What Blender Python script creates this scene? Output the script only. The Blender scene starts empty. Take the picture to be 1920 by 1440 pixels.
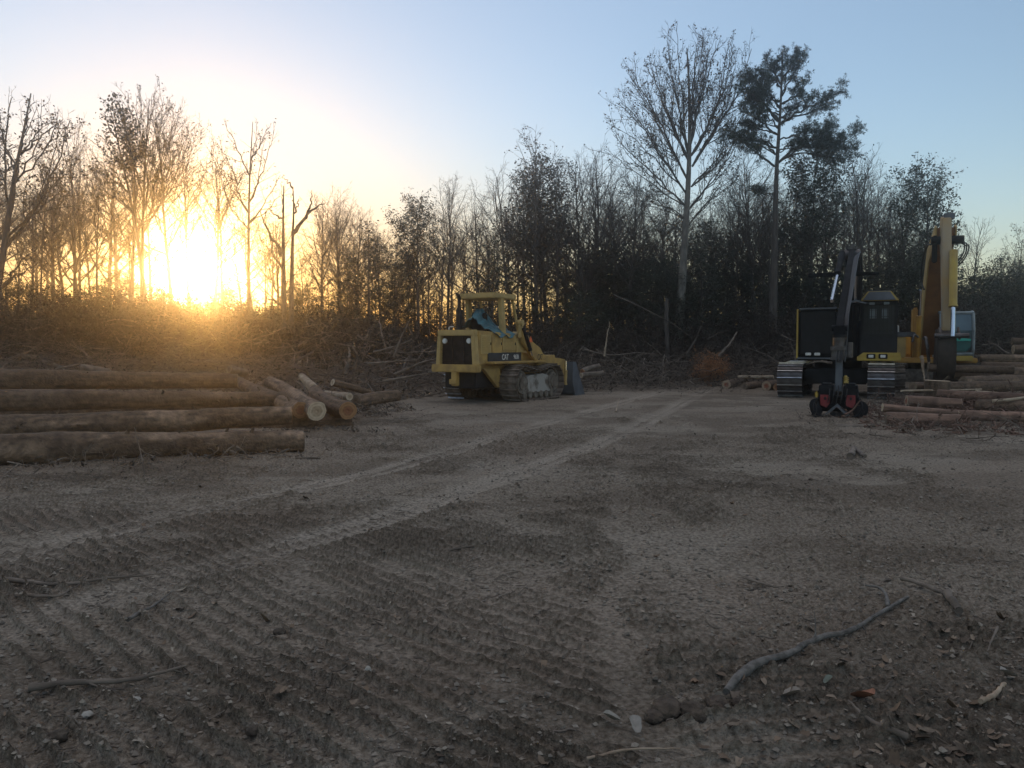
import bpy, bmesh, math, random
import numpy as np
from mathutils import Vector, Matrix, Euler

C = bpy.context.scene.collection
SC = bpy.context.scene
R = math.radians

# ------------------------------------------------------------------ camera
EYE = 1.65
FOC = 1507.0            # focal length in pixels of the 1920 wide frame
TILT = math.atan(70 / FOC)
cam = bpy.data.cameras.new("camera")
cam.sensor_width = 36.0
cam.lens = 36.0 * FOC / 1920.0
cam.clip_start = 0.05
cam.clip_end = 3000
camo = bpy.data.objects.new("camera", cam)
C.objects.link(camo)
camo.location = (0, 0, EYE)
camo.rotation_euler = (R(90) - TILT, 0, 0)
SC.camera = camo


def at(u, v, Y):
    """point seen at pixel (u, v) of the 1920x1440 photograph, Y metres ahead"""
    dx, dz = (u - 960) / FOC, (720 - v) / FOC
    dy = math.cos(TILT) + dz * math.sin(TILT)
    z = -math.sin(TILT) + dz * math.cos(TILT)
    s = Y / dy
    return Vector((dx * s, Y, EYE + z * s))


def gp(u, v, z=0.0):
    dx, dz = (u - 960) / FOC, (720 - v) / FOC
    dy = math.cos(TILT) + dz * math.sin(TILT)
    zz = -math.sin(TILT) + dz * math.cos(TILT)
    s = (z - EYE) / zz
    return Vector((dx * s, dy * s, z))


# ------------------------------------------------------------------ sky, sun, exposure
SUN_AZ = math.atan(-585 / FOC)          # left of straight ahead
SUN_EL = R(5.2)
sv = Vector((math.sin(SUN_AZ) * math.cos(SUN_EL), math.cos(SUN_AZ) * math.cos(SUN_EL), math.sin(SUN_EL)))
W = bpy.data.worlds.new("World")
SC.world = W
W.use_nodes = True
nt = W.node_tree
nt.nodes.clear()
N = nt.nodes.new
out = N("ShaderNodeOutputWorld")
sky = N("ShaderNodeTexSky")
sky.sky_type = 'NISHITA'
sky.sun_disc = False
sky.sun_elevation = SUN_EL
sky.sun_rotation = SUN_AZ
sky.altitude = 200
sky.air_density = 1.0
sky.dust_density = 0.35
sky.ozone_density = 2.0
bg = N("ShaderNodeBackground")
bg.inputs[1].default_value = 0.15
# soft knee on luminance compresses the brightest part of the evening sky
bw = N("ShaderNodeRGBToBW"); nt.links.new(sky.outputs[0], bw.inputs[0])


def mnode(op, a, b):
    m = N("ShaderNodeMath"); m.operation = op
    for k, q in enumerate((a, b)):
        if isinstance(q, (int, float)): m.inputs[k].default_value = q
        else: nt.links.new(q, m.inputs[k])
    return m.outputs[0]


knee = mnode('POWER', mnode('ADD', mnode('POWER', mnode('MULTIPLY', bw.outputs[0], 0.15 * 1.93 / 1.12), 3.0), 1.0), -1 / 3.0)
skc = N("ShaderNodeVectorMath"); skc.operation = 'SCALE'
nt.links.new(sky.outputs[0], skc.inputs[0]); nt.links.new(knee, skc.inputs['Scale'])
SKYLINK = skc
# aureole: the bright hazy air round the low sun
tc = N("ShaderNodeTexCoord")
nrm = N("ShaderNodeVectorMath"); nrm.operation = 'NORMALIZE'
nt.links.new(tc.outputs['Generated'], nrm.inputs[0])
dot = N("ShaderNodeVectorMath"); dot.operation = 'DOT_PRODUCT'
nt.links.new(nrm.outputs[0], dot.inputs[0])
dot.inputs[1].default_value = sv


def aureole(power, col, strength):
    p = N("ShaderNodeMath"); p.operation = 'POWER'
    m = N("ShaderNodeMath"); m.operation = 'MAXIMUM'
    nt.links.new(dot.outputs['Value'], m.inputs[0]); m.inputs[1].default_value = 0.0
    nt.links.new(m.outputs[0], p.inputs[0]); p.inputs[1].default_value = power
    s = N("ShaderNodeMath"); s.operation = 'MULTIPLY'
    nt.links.new(p.outputs[0], s.inputs[0]); s.inputs[1].default_value = strength
    b = N("ShaderNodeBackground")
    b.inputs[0].default_value = (*col, 1)
    nt.links.new(s.outputs[0], b.inputs[1])
    return b


# the lowest air in the direction of the sun is golden
sepw = N("ShaderNodeSeparateXYZ"); nt.links.new(nrm.outputs[0], sepw.inputs[0])
zz = mnode('DIVIDE', mnode('MAXIMUM', sepw.outputs[2], 0.0), 0.115)
low = mnode('MULTIPLY', mnode('POWER', 2.718, mnode('MULTIPLY', mnode('MULTIPLY', zz, zz), -1.0)), mnode('POWER', mnode('MAXIMUM', dot.outputs['Value'], 0.0), 4.0))
gold = N("ShaderNodeMix"); gold.data_type = 'RGBA'
nt.links.new(low, gold.inputs[0]); gold.inputs[6].default_value = (1.06, 0.955, 0.955, 1); gold.inputs[7].default_value = (0.95, 0.66, 0.24, 1)
gm = N("ShaderNodeVectorMath"); gm.operation = 'MULTIPLY'
nt.links.new(SKYLINK.outputs[0], gm.inputs[0]); nt.links.new(gold.outputs[2], gm.inputs[1]); nt.links.new(gm.outputs[0], bg.inputs[0])
# warm light added overhead to brighten the ground, growing towards the zenith
sepz = N("ShaderNodeSeparateXYZ"); nt.links.new(nrm.outputs[0], sepz.inputs[0])
dome = N("ShaderNodeBackground"); dome.inputs[0].default_value = (1.0, 0.86, 0.72, 1)
nt.links.new(mnode('MULTIPLY', mnode('POWER', mnode('MAXIMUM', sepz.outputs[2], 0.0), 3.0), 0.38), dome.inputs[1])
addd = N("ShaderNodeAddShader")
nt.links.new(bg.outputs[0], addd.inputs[0]); nt.links.new(dome.outputs[0], addd.inputs[1])
last = addd
for pw, col, st in ((150, (1.0, 0.70, 0.20), 0.10), (600, (1.0, 0.76, 0.34), 1.6), (1500, (1.0, 0.88, 0.6), 14.0)):
    b = aureole(pw, col, st)
    a = N("ShaderNodeAddShader")
    nt.links.new(last.outputs[0], a.inputs[0]); nt.links.new(b.outputs[0], a.inputs[1])
    last = a
nt.links.new(last.outputs[0], out.inputs[0])
sl = bpy.data.lights.new("sun", 'SUN')
sl.energy = 0.8
sl.angle = R(0.5)
sl.color = (1.0, 0.50, 0.13)
so = bpy.data.objects.new("sun", sl)
C.objects.link(so)
so.rotation_euler = (-sv).to_track_quat('-Z', 'Y').to_euler()
so.location = (-12, 30, 30)
SC.view_settings.view_transform = 'Standard'
SC.view_settings.look = 'None'
SC.view_settings.exposure = 1.0
SC.view_settings.gamma = 1.0
SC.render.engine = 'CYCLES'
SC.cycles.volume_bounces = 1
SC.cycles.max_bounces = 6
SC.cycles.diffuse_bounces = 3
SC.cycles.sample_clamp_indirect = 4.0
SC.cycles.use_denoising = True
SC.cycles.denoising_prefilter = 'ACCURATE'

# ------------------------------------------------------------------ small helpers


def tag(o, label=None, cat=None, group=None, kind=None):
    if label: o["label"] = label
    if cat: o["category"] = cat
    if group: o["group"] = group
    if kind: o["kind"] = kind
    return o


def empty(name, loc=(0, 0, 0), rz=0.0):
    o = bpy.data.objects.new(name, None)
    o.empty_display_size = 0.3
    C.objects.link(o)
    o.location = loc
    o.rotation_euler = (0, 0, rz)
    return o


def link(name, me, parent=None, mats=()):
    o = bpy.data.objects.new(name, me)
    C.objects.link(o)
    for m in mats:
        me.materials.append(m)
    if parent is not None:
        o.parent = parent
    return o


def copy_tree(o, parent=None):
    c = o.copy()
    C.objects.link(c)
    c.parent = parent
    for ch in o.children:
        copy_tree(ch, c)
    return c


def np_mesh(name, V, F, mat_idx=None, smooth=False, col=None):
    """mesh from numpy verts (n,3) and a list of face arrays (k,3)/(k,4)"""
    me = bpy.data.meshes.new(name)
    V = np.asarray(V, dtype=np.float32)
    F = [f for f in F if len(f)]
    loops = np.concatenate([f.ravel() for f in F]).astype(np.int32)
    sizes = np.concatenate([np.full(len(f), f.shape[1], np.int32) for f in F])
    starts = np.concatenate([[0], np.cumsum(sizes)[:-1]]).astype(np.int32)
    me.vertices.add(len(V)); me.vertices.foreach_set("co", V.ravel())
    me.loops.add(len(loops)); me.loops.foreach_set("vertex_index", loops)
    me.polygons.add(len(sizes)); me.polygons.foreach_set("loop_start", starts)
    me.polygons.foreach_set("loop_total", sizes)
    if mat_idx is not None:
        me.polygons.foreach_set("material_index", np.asarray(mat_idx, np.int32))
    me.polygons.foreach_set("use_smooth", np.full(len(sizes), smooth))
    me.update(calc_edges=True)
    if col is not None:
        ca = me.color_attributes.new("tint", 'FLOAT_COLOR', 'POINT')
        ca.data.foreach_set("color", np.asarray(col, np.float32).ravel())
    return me


def unit(a):
    return a / np.maximum(np.linalg.norm(a, axis=-1, keepdims=True), 1e-9)


def tubes(P, Rd, sides):
    """P (N,k,3) polylines, Rd (N,k) radii -> verts, quads"""
    n, k, _ = P.shape
    T = np.gradient(P, axis=1)
    T = unit(T)
    ref = np.where(np.abs(T[:, :1, 2:3]) > 0.9, np.array([1.0, 0, 0]), np.array([0, 0, 1.0]))
    ref = np.broadcast_to(ref, T.shape)
    U = unit(np.cross(T, ref)); Vv = np.cross(T, U)
    a = np.arange(sides) * 2 * np.pi / sides
    ring = U[:, :, None, :] * np.cos(a)[None, None, :, None] + Vv[:, :, None, :] * np.sin(a)[None, None, :, None]
    V = P[:, :, None, :] + ring * Rd[:, :, None, None]
    V = V.reshape(-1, 3)
    base = (np.arange(n)[:, None, None] * k + np.arange(k - 1)[None, :, None]) * sides
    j = np.arange(sides)[None, None, :]; j2 = (j + 1) % sides
    F = np.stack([base + j, base + j2, base + sides + j2, base + sides + j], -1).reshape(-1, 4)
    return V, F


def quads(Pc, A, B):
    """diamond leaves: centre, long half axis, short half axis"""
    V = np.stack([Pc - A, Pc + B, Pc + A, Pc - B], 1).reshape(-1, 3)
    F = np.arange(len(V)).reshape(-1, 4)
    return V, F


def merge(parts):
    Vs, Fs, Ms, o = [], [], [], 0
    for V, F, m in parts:
        if len(V) == 0: continue
        Vs.append(V); Fs.append(F + o); Ms.append(np.full(len(F), m)); o += len(V)
    return np.concatenate(Vs), Fs, np.concatenate(Ms)


def hash2(ix, iy, s):
    h = (ix * 374761393 + iy * 668265263 + s * 974634777) & 0xFFFFFFFF
    h = ((h ^ (h >> 13)) * 1274126177) & 0xFFFFFFFF
    return ((h ^ (h >> 16)) & 0xFFFF) / 65535.0


def vn(x, y, s=0):
    x = np.asarray(x, float); y = np.asarray(y, float)
    ix = np.floor(x).astype(np.int64); iy = np.floor(y).astype(np.int64)
    fx = x - ix; fy = y - iy
    fx = fx * fx * (3 - 2 * fx); fy = fy * fy * (3 - 2 * fy)
    a = hash2(ix, iy, s); b = hash2(ix + 1, iy, s); c = hash2(ix, iy + 1, s); d = hash2(ix + 1, iy + 1, s)
    return (a * (1 - fx) + b * fx) * (1 - fy) + (c * (1 - fx) + d * fx) * fy


def fbm(x, y, s=0, o=4, g=0.5):
    t = 0; a = 1; w = 0
    for i in range(o):
        t = t + a * vn(x * 2 ** i + 17.3 * i, y * 2 ** i - 9.1 * i, s + i); w += a; a *= g
    return t / w


# ------------------------------------------------------------------ materials
SCL = None


def mat(name, col, rough=0.7, metal=0.0, var=0.25, scale=6.0, bump=0.0, col2=None, detail=6, spec=0.4,
        stretch=(1, 1, 1), attr=False, thr=(0.35, 0.65), objvar=0.0, trans=0.0, bscale=None):
    m = bpy.data.materials.new(name)
    m.use_nodes = True
    t = m.node_tree; t.nodes.clear(); n = t.nodes.new; L = t.links.new
    o = n("ShaderNodeOutputMaterial"); p = n("ShaderNodeBsdfPrincipled")
    L(p.outputs[0], o.inputs[0])
    p.inputs['Roughness'].default_value = rough
    p.inputs['Metallic'].default_value = metal
    p.inputs['Specular IOR Level'].default_value = spec
    tcn = n("ShaderNodeTexCoord"); mp = n("ShaderNodeMapping"); mp.inputs['Scale'].default_value = stretch
    L(tcn.outputs['Object'], mp.inputs[0])
    nz = n("ShaderNodeTexNoise"); nz.inputs['Scale'].default_value = scale; nz.inputs['Detail'].default_value = detail
    L(mp.outputs[0], nz.inputs[0])
    rp = n("ShaderNodeValToRGB")
    c2 = col2 if col2 else tuple(c * (1 - var) for c in col)
    rp.color_ramp.elements[0].position = thr[0]; rp.color_ramp.elements[0].color = (*c2, 1)
    rp.color_ramp.elements[1].position = thr[1]; rp.color_ramp.elements[1].color = (*[min(1, c * (1 + (0 if col2 else var))) for c in col], 1)
    L(nz.outputs[0], rp.inputs[0])
    src = rp.outputs[0]
    if attr:
        at_ = n("ShaderNodeAttribute"); at_.attribute_name = "tint"
        mx = n("ShaderNodeMix"); mx.data_type = 'RGBA'; mx.blend_type = 'MULTIPLY'; mx.inputs[0].default_value = 1
        L(src, mx.inputs[6]); L(at_.outputs[0], mx.inputs[7]); src = mx.outputs[2]
    if objvar:
        oi = n("ShaderNodeObjectInfo"); mr = n("ShaderNodeMapRange")
        mr.inputs[3].default_value = 1 - objvar; mr.inputs[4].default_value = 1 + objvar
        L(oi.outputs['Random'], mr.inputs[0])
        vm = n("ShaderNodeVectorMath"); vm.operation = 'SCALE'
        L(src, vm.inputs[0]); L(mr.outputs[0], vm.inputs['Scale']); src = vm.outputs[0]
    L(src, p.inputs['Base Color'])
    if trans:
        tr = n("ShaderNodeBsdfTranslucent"); L(src, tr.inputs[0])
        ms = n("ShaderNodeMixShader"); ms.inputs[0].default_value = trans
        L(p.outputs[0], ms.inputs[1]); L(tr.outputs[0], ms.inputs[2]); L(ms.outputs[0], o.inputs[0])
    if bump:
        nb = n("ShaderNodeTexNoise"); nb.inputs['Scale'].default_value = bscale or scale * 3; nb.inputs['Detail'].default_value = 8
        L(mp.outputs[0], nb.inputs[0])
        bm_ = n("ShaderNodeBump"); bm_.inputs['Strength'].default_value = 1.0; bm_.inputs['Distance'].default_value = bump
        L(nb.outputs[0], bm_.inputs['Height']); L(bm_.outputs[0], p.inputs['Normal'])
    return m


M_bark = mat("tree_bark", (0.075, 0.064, 0.057), 0.9, scale=3, stretch=(4, 4, 0.6), bump=0.02, var=0.35, objvar=0.25)
M_barkpale = mat("pale_bark", (0.20, 0.185, 0.165), 0.9, scale=2.5, stretch=(3, 3, 1.2), bump=0.015, col2=(0.09, 0.083, 0.075), thr=(0.3, 0.7))
M_twig = mat("twig_bark", (0.05, 0.042, 0.037), 0.9, scale=2, var=0.3, objvar=0.25)
M_deadleaf = mat("dead_leaf", (0.065, 0.048, 0.032), 0.8, scale=4, var=0.4, trans=0.3)
M_needle = mat("pine_needle", (0.028, 0.042, 0.028), 0.7, scale=1.5, var=0.4, trans=0.15)
M_cedar = mat("evergreen_leaf", (0.022, 0.032, 0.020), 0.7, scale=1.2, var=0.45, trans=0.15, objvar=0.3)

# ------------------------------------------------------------------ ground
# tyre tracks of packed pale soil (points read off the ground plane)
trackA = [gp(u, v) for u, v in ((-1800, 1420), (-300, 1100), (0, 1040), (330, 960), (700, 885), (930, 820), (1080, 775), (1230, 738), (1300, 712))]
trackB = [gp(u, v) for u, v in ((-1500, 1780), (-300, 1310), (0, 1190), (330, 1085), (740, 965), (960, 890), (1120, 832), (1250, 770), (1330, 728), (1380, 706))]


def path_dist(X, Y, pts):
    best = np.full(X.shape, 1e9); s_at = np.zeros(X.shape); s0 = 0.0
    for a, b in zip(pts[:-1], pts[1:]):
        ax, ay, bx, by = a.x, a.y, b.x, b.y
        L2 = (bx - ax) ** 2 + (by - ay) ** 2
        t = np.clip(((X - ax) * (bx - ax) + (Y - ay) * (by - ay)) / L2, 0, 1)
        d = np.hypot(X - ax - t * (bx - ax), Y - ay - t * (by - ay))
        m = d < best
        best = np.where(m, d, best); s_at = np.where(m, s0 + t * math.sqrt(L2), s_at)
        s0 += math.sqrt(L2)
    return best, s_at


def sstep(x, a, b):
    t = np.clip((x - a) / (b - a), 0, 1)
    return t * t * (3 - 2 * t)


def base_height(X, Y):
    """smooth lie of the land"""
    h = 0.10 * (fbm(X * 0.25, Y * 0.25, 3, 3) - 0.5)
    h = h * sstep(np.hypot(X, Y), 1, 6)
    # low berm where the soil was pushed up under the brush
    far = sstep(Y, 30, 42)
    h = h + far * 0.5 * fbm(X * 0.12, Y * 0.12, 9, 3)
    left = sstep(-X - 2, 0, 8) * sstep(Y, 24, 34)
    h = h + 0.5 * left
    h = h + (0.7 + 0.5 * sstep(-X, 2, 14)) * sstep(Y, 38, 62) * (1 - 0.5 * sstep(Y, 90, 200))
    return h


def ground_fields(X, Y):
    dA, sA = path_dist(X, Y, trackA); dB, sB = path_dist(X, Y, trackB)
    wob = 0.25 * (vn(X * 0.7, Y * 0.7, 41) - 0.5)
    tA = 1 - sstep(np.abs(dA + wob * .25 - .13), 0.03, 0.16); tB = 1 - sstep(np.abs(dB + wob * .25 - .14), 0.04, 0.19)
    tr = np.maximum(tA, tB)
    streak = vn(sA * 0.0 + (dA + wob * .3) * 14, sA * 0.35, 91) * (tA > tB) + vn((dB + wob * .3) * 14, sB * 0.35, 92) * (tB >= tA)
    tr = tr * (0.45 + 0.75 * streak) * (0.55 + 0.6 * sstep(vn(X * 0.9, Y * 0.9, 93), .2, .6))
    tr = np.clip(tr, 0, 1)
    h = base_height(X, Y)
    rough = fbm(X * 1.3, Y * 1.3, 5, 4)
    patch = sstep(fbm(X * 0.35, Y * 0.5, 11, 3), 0.42, 0.6)       # rough/organic patches
    # cleat prints: short ridges across the direction of travel
    rid = np.zeros_like(X)
    sel = X - 0.35 - 0.10 * Y + 1.2 * (fbm(X * .5, Y * .5, 19, 2) - .5)
    pick = fbm(X * 0.22 + 7, Y * 0.3, 29, 2)
    left = (sel < 0) & (Y < 7.5 + 2 * vn(X * .4, Y * .2, 18))
    for k, (ang, pitch, sd, cond) in enumerate((
            (R(97), 0.15, 51, ~left & (pick > .47)),
            (R(76), 0.145, 31, ~left & (pick <= .47)),
            (R(47), 0.135, 21, left))):
        s = X * math.cos(ang) + Y * math.sin(ang)
        c = -X * math.sin(ang) + Y * math.cos(ang)
        c = c + 0.25 * (fbm(s * .35, c * .2, sd + 2, 2) - .5)
        band = np.floor(c / 1.25); cb = c / 1.25 - band
        warp = 0.30 * fbm(X * 0.4, Y * 0.4, sd, 3) + 0.05 * vn(X * 2.5, Y * 2.5, sd + 4) + 0.07 * hash2(band.astype(np.int64), band.astype(np.int64) * 0 + 3, sd)
        ph = (s + warp) / pitch
        fr = ph - np.floor(ph)
        prof = np.where(fr < 0.13, fr / 0.13, np.clip(1 - (fr - 0.13) / 0.30, 0, 1)) ** 0.8
        bs = hash2(band.astype(np.int64), (np.floor(s / 3.1 + .4 * hash2(band.astype(np.int64), band.astype(np.int64) * 0, sd + 8))).astype(np.int64), sd + 5)
        m = np.where(bs > .14, 1.0, 0.8 if k == 2 else 0.3) * sstep(fbm(s * 0.3, c * 0.6, sd + 7, 3), *((0.10, 0.25) if k == 2 else (0.33, 0.50)))
        if k < 2: m = m * sstep(fbm(X * .3, Y * .45, sd + 17, 2), .40, .52) * (1 - sstep(Y, 16, 26))
        brk = 0.35 + 0.65 * sstep(fbm(s * 3.0 + 5, c * 1.3, sd + 9, 2), 0.25, 0.5)
        gapm = 1 - .8 * (1 - sstep(cb, 0, .05))
        rid = np.where(cond, prof * m * brk * gapm * sstep(np.abs(sel), 0, .18), rid)
    nearsoft = 1 - 0.9 * tr
    lf = 1 - 0.65 * left * (Y < 9)
    rough = .5 + (rough - .5) * lf
    h = h + (0.040 + .014 * left) * rid * nearsoft * (0.55 + 0.6 * vn(X * 2.2, Y * 2.2, 77))
    h = h + 0.045 * (rough - 0.5) * (0.45 + 1.0 * patch) * nearsoft
    clod = np.maximum(0, fbm(X * 13, Y * 13, 13, 3) - 0.54) * 0.16 + np.maximum(0, fbm(X * 40, Y * 40, 14, 2) - 0.45) * 0.07
    h = h + clod * (0.12 + 0.6 * patch * lf + 0.5 * rid) * nearsoft
    # ruts: shallow, with raised lips
    for d in (dA, dB):
        dd = d + wob * 0.6
        h = h - 0.022 * np.exp(-(dd / 0.22) ** 2) + 0.022 * np.exp(-((dd - 0.42) / 0.13) ** 2) * vn(X * 1.7, Y * 1.7, 87)
    return h, tr, patch, rid, rough


print("ground")
rows = [2.3]
while rows[-1] < 48: rows.append(rows[-1] * (1.0036 if rows[-1] < 18 else 1.006))
while rows[-1] < 190: rows.append(rows[-1] * 1.05)
rows = [-190, -90, -40, -15, -5, -1, 0, 0.5, 1, 1.4, 1.8, 2.1] + rows
rows = np.array(rows)
nc = 1050
sc_ = np.linspace(-1, 1, nc)
Wd = 0.72 * np.maximum(rows, 1.0) + 0.9
Wd = np.minimum(Wd, 180)
ext = np.array([0.02, 0.08, 0.2, 0.5, 1.0])
cols = []
for w, y in zip(Wd, rows):
    l = -(w + (195 - w) * ext[::-1] ** 1.5); r = (w + (195 - w) * ext ** 1.5)
    cols.append(np.concatenate([l, sc_ * w, r]))
GX = np.array(cols); GY = np.repeat(rows[:, None], GX.shape[1], 1)
gh, gtr, gpatch, grid_, grough = ground_fields(GX, GY)
nr_, ncol = GX.shape
V = np.stack([GX, GY, gh], -1).reshape(-1, 3)
i = (np.arange(nr_ - 1)[:, None] * ncol + np.arange(ncol - 1)[None, :]).ravel()
F = np.stack([i, i + 1, i + ncol + 1, i + ncol], -1)
# soil colours: grey-tan packed soil, dark damp/organic soil, pale dusty tracks
pale = np.array([0.45, 0.395, 0.325]); mid = np.array([0.345, 0.298, 0.24]); dark = np.array([0.225, 0.188, 0.148]); red = np.array([0.32, 0.26, 0.205])
mm = fbm(GX * 0.9 + 4, GY * 1.3, 15, 4)
k1 = sstep(mm, 0.42, 0.62)[..., None]
col = mid * (1 - k1) + dark * k1
k2 = (sstep(fbm(GX * 0.3, GY * 0.4, 25, 3), 0.52, 0.66) * 0.5)[..., None]
col = col * (1 - k2) + red * k2
k3 = (gpatch * 0.4)[..., None]
col = col * (1 - k3) + dark * 1.15 * k3
k4 = (sstep(fbm(GX * 0.25 + 3, GY * 0.6, 35, 3), 0.5, 0.64) * 0.4 * (1 - gpatch * 0.6) * sstep(GY, 4, 9))[..., None]
col = col * (1 - k4) + pale * 0.85 * k4
k5 = (gtr * (0.55 + 0.45 * vn(GX * 2.5, GY * 2.5, 43)))[..., None]
col = col * (1 - k5) + pale * k5
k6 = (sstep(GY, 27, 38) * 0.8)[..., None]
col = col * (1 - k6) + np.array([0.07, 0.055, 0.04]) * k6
col = col * (1 - 0.46 * sstep(grid_, .1, .7)[..., None] * (0.6 + 0.4 * vn(GX * 9, GY * 9, 55))[..., None])  # ridges darkened: loose dark crumbs, plus shade put into the colour for contrast
k7 = (sstep(GX + .25 * GY, 1.5, 2.6) * (1 - sstep(GY, 3.6, 5.0)) * (.5 + .5 * vn(GX * 3, GY * 3, 66)) * .75)[..., None]
col = col * (1 - k7) + np.array([0.115, 0.095, 0.075]) * k7
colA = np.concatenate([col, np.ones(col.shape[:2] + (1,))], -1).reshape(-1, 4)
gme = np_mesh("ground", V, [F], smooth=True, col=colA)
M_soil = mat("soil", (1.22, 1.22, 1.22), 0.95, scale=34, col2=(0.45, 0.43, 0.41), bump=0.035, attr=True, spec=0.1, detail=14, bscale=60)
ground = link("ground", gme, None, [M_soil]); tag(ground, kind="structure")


def gz(x, y):
    h, *_ = ground_fields(np.array([float(x)]), np.array([float(y)]))
    return float(h[0])


def gzs(x, y):
    return ground_fields(np.asarray(x, float), np.asarray(y, float))[0]
# ------------------------------------------------------------------ trees


def path_resample(pts, n):
    P = np.array(pts, float)
    d = np.concatenate([[0], np.cumsum(np.linalg.norm(np.diff(P, axis=0), axis=1))])
    # smooth (Catmull-Rom like) by cubic interpolation of coordinates
    t = np.linspace(0, d[-1], n)
    out_ = np.stack([np.interp(t, d, P[:, k]) for k in range(3)], -1)
    for _ in range(2):
        out_[1:-1] = (out_[:-2] + 2 * out_[1:-1] + out_[2:]) / 4
    return out_


def grow(rg, P, Rr, levels):
    """P (N,k,3), Rr (N,k): level-0 polylines. Returns the list of all levels."""
    res = [(P, Rr)]
    for lv in levels:
        n, k, _ = P.shape
        seg = np.linalg.norm(np.diff(P, axis=1), axis=2); Ln = seg.sum(1)
        if 'count' in lv: cnt = rg.integers(lv['count'][0], lv['count'][1] + 1, n)
        else: cnt = np.maximum(lv.get('min', 0), np.round(Ln * lv['dens'] * rg.uniform(0.7, 1.3, n)).astype(int))
        par = np.repeat(np.arange(n), cnt); m = len(par)
        if m == 0: break
        within = np.arange(m) - np.repeat(np.cumsum(cnt) - cnt, cnt)
        t0, t1 = lv['t']
        t = t0 + (t1 - t0) * ((within + rg.uniform(0, 1, m)) / np.maximum(1, cnt[par]))
        x = t * (k - 1); i0 = np.minimum(x.astype(int), k - 2); f = (x - i0)[:, None]
        st = P[par, i0] * (1 - f) + P[par, i0 + 1] * f
        pd = unit(P[par, i0 + 1] - P[par, i0])
        pr = Rr[par, i0] * (1 - f[:, 0]) + Rr[par, i0 + 1] * f[:, 0]
        rnd = rg.normal(size=(m, 3))
        perp = unit(rnd - (rnd * pd).sum(1, keepdims=True) * pd)
        if lv.get('spiral'):
            az = within * 2.4 + rg.uniform(0, .8, m)
            hz = np.stack([np.cos(az), np.sin(az), np.zeros(m)], -1)
            perp = unit(hz - (hz * pd).sum(1, keepdims=True) * pd)
        a = np.radians(rg.normal(lv['ang'][0], lv['ang'][1], m))
        if 'angtop' in lv:
            a = a * (1 - (t - t0) / (t1 - t0) * (1 - lv['angtop']))
        d = np.cos(a)[:, None] * pd + np.sin(a)[:, None] * perp
        tt = (t - t0) / (t1 - t0)
        if 'shape' in lv: sh = np.interp(tt, np.linspace(0, 1, len(lv['shape'])), lv['shape'])
        else: sh = 1 - 0.45 * tt
        base = Ln[par] if not lv.get('abs') else 1.0
        ln = base * sh * rg.uniform(lv['len'][0], lv['len'][1], m)
        rr = np.minimum(pr * lv.get('rr', 0.55), ln * lv.get('thick', 0.02) + lv.get('rmin', 0.004))
        rr = np.maximum(rr, lv.get('rmin', 0.004))
        ns = lv['ns']
        # walk
        step = (ln / ns)[:, None]
        pts = [st]; dd = d
        up = lv.get('up', 0.0); wob = lv.get('wob', 0.15)
        for s in range(ns):
            dd = dd + rg.normal(size=(m, 3)) * wob
            dd[:, 2] += up
            dd = unit(dd)
            pts.append(pts[-1] + dd * step)
        P = np.stack(pts, 1)
        tip = lv.get('tip', 0.3)
        Rr = rr[:, None] * np.linspace(1, tip, ns + 1)[None, :]
        res.append((P, Rr))
    return res


def leaves_on(rg, lvl, per_m, size, spread, aspect=0.5, droop=0.0, tmin=0.2):
    P, _ = lvl
    n, k, _ = P.shape
    Ln = np.linalg.norm(np.diff(P, axis=1), axis=2).sum(1)
    cnt = rg.poisson(np.maximum(0.0, Ln * per_m))
    par = np.repeat(np.arange(n), cnt); m = len(par)
    x = rg.uniform(tmin, 1, m) * (k - 1); i0 = np.minimum(x.astype(int), k - 2); f = (x - i0)[:, None]
    st = P[par, i0] * (1 - f) + P[par, i0 + 1] * f + rg.normal(size=(m, 3)) * spread
    st[:, 2] -= droop * rg.uniform(0, 1, m)
    A = unit(rg.normal(size=(m, 3))); B = unit(np.cross(A, rg.normal(size=(m, 3))))
    s = rg.uniform(size[0], size[1], m)[:, None]
    return quads(st, A * s, B * s * aspect)


def needles_on(rg, lvl, tufts_per_m, length, nper=9, w=0.012, tmin=0.3, spread=0.05):
    """tufts of thin needle blades radiating from points on the branchlets"""
    P, _ = lvl
    n, k, _ = P.shape
    Ln = np.linalg.norm(np.diff(P, axis=1), axis=2).sum(1)
    cnt = rg.poisson(Ln * tufts_per_m) + 1
    par = np.repeat(np.arange(n), cnt * nper); m = len(par)
    x = np.repeat(rg.uniform(tmin, 1, cnt.sum()), nper)
    off = np.repeat(rg.normal(size=(cnt.sum(), 3)) * spread, nper, axis=0)
    par = np.repeat(np.repeat(np.arange(n), cnt), nper)
    x = x * (k - 1); i0 = np.minimum(x.astype(int), k - 2); f = (x - i0)[:, None]
    st = P[par, i0] * (1 - f) + P[par, i0 + 1] * f + off
    pd = unit(P[par, i0 + 1] - P[par, i0])
    d = unit(rg.normal(size=(m, 3)) + pd * 0.8 + np.array([0, 0, 0.25]))
    s = rg.uniform(0.7, 1.1, m)[:, None] * length
    B = unit(np.cross(d, rg.normal(size=(m, 3)))) * w
    return quads(st + d * s * 0.5, d * s * 0.5, B)


SIDES = (10, 6, 4, 3, 3, 3)


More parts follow.
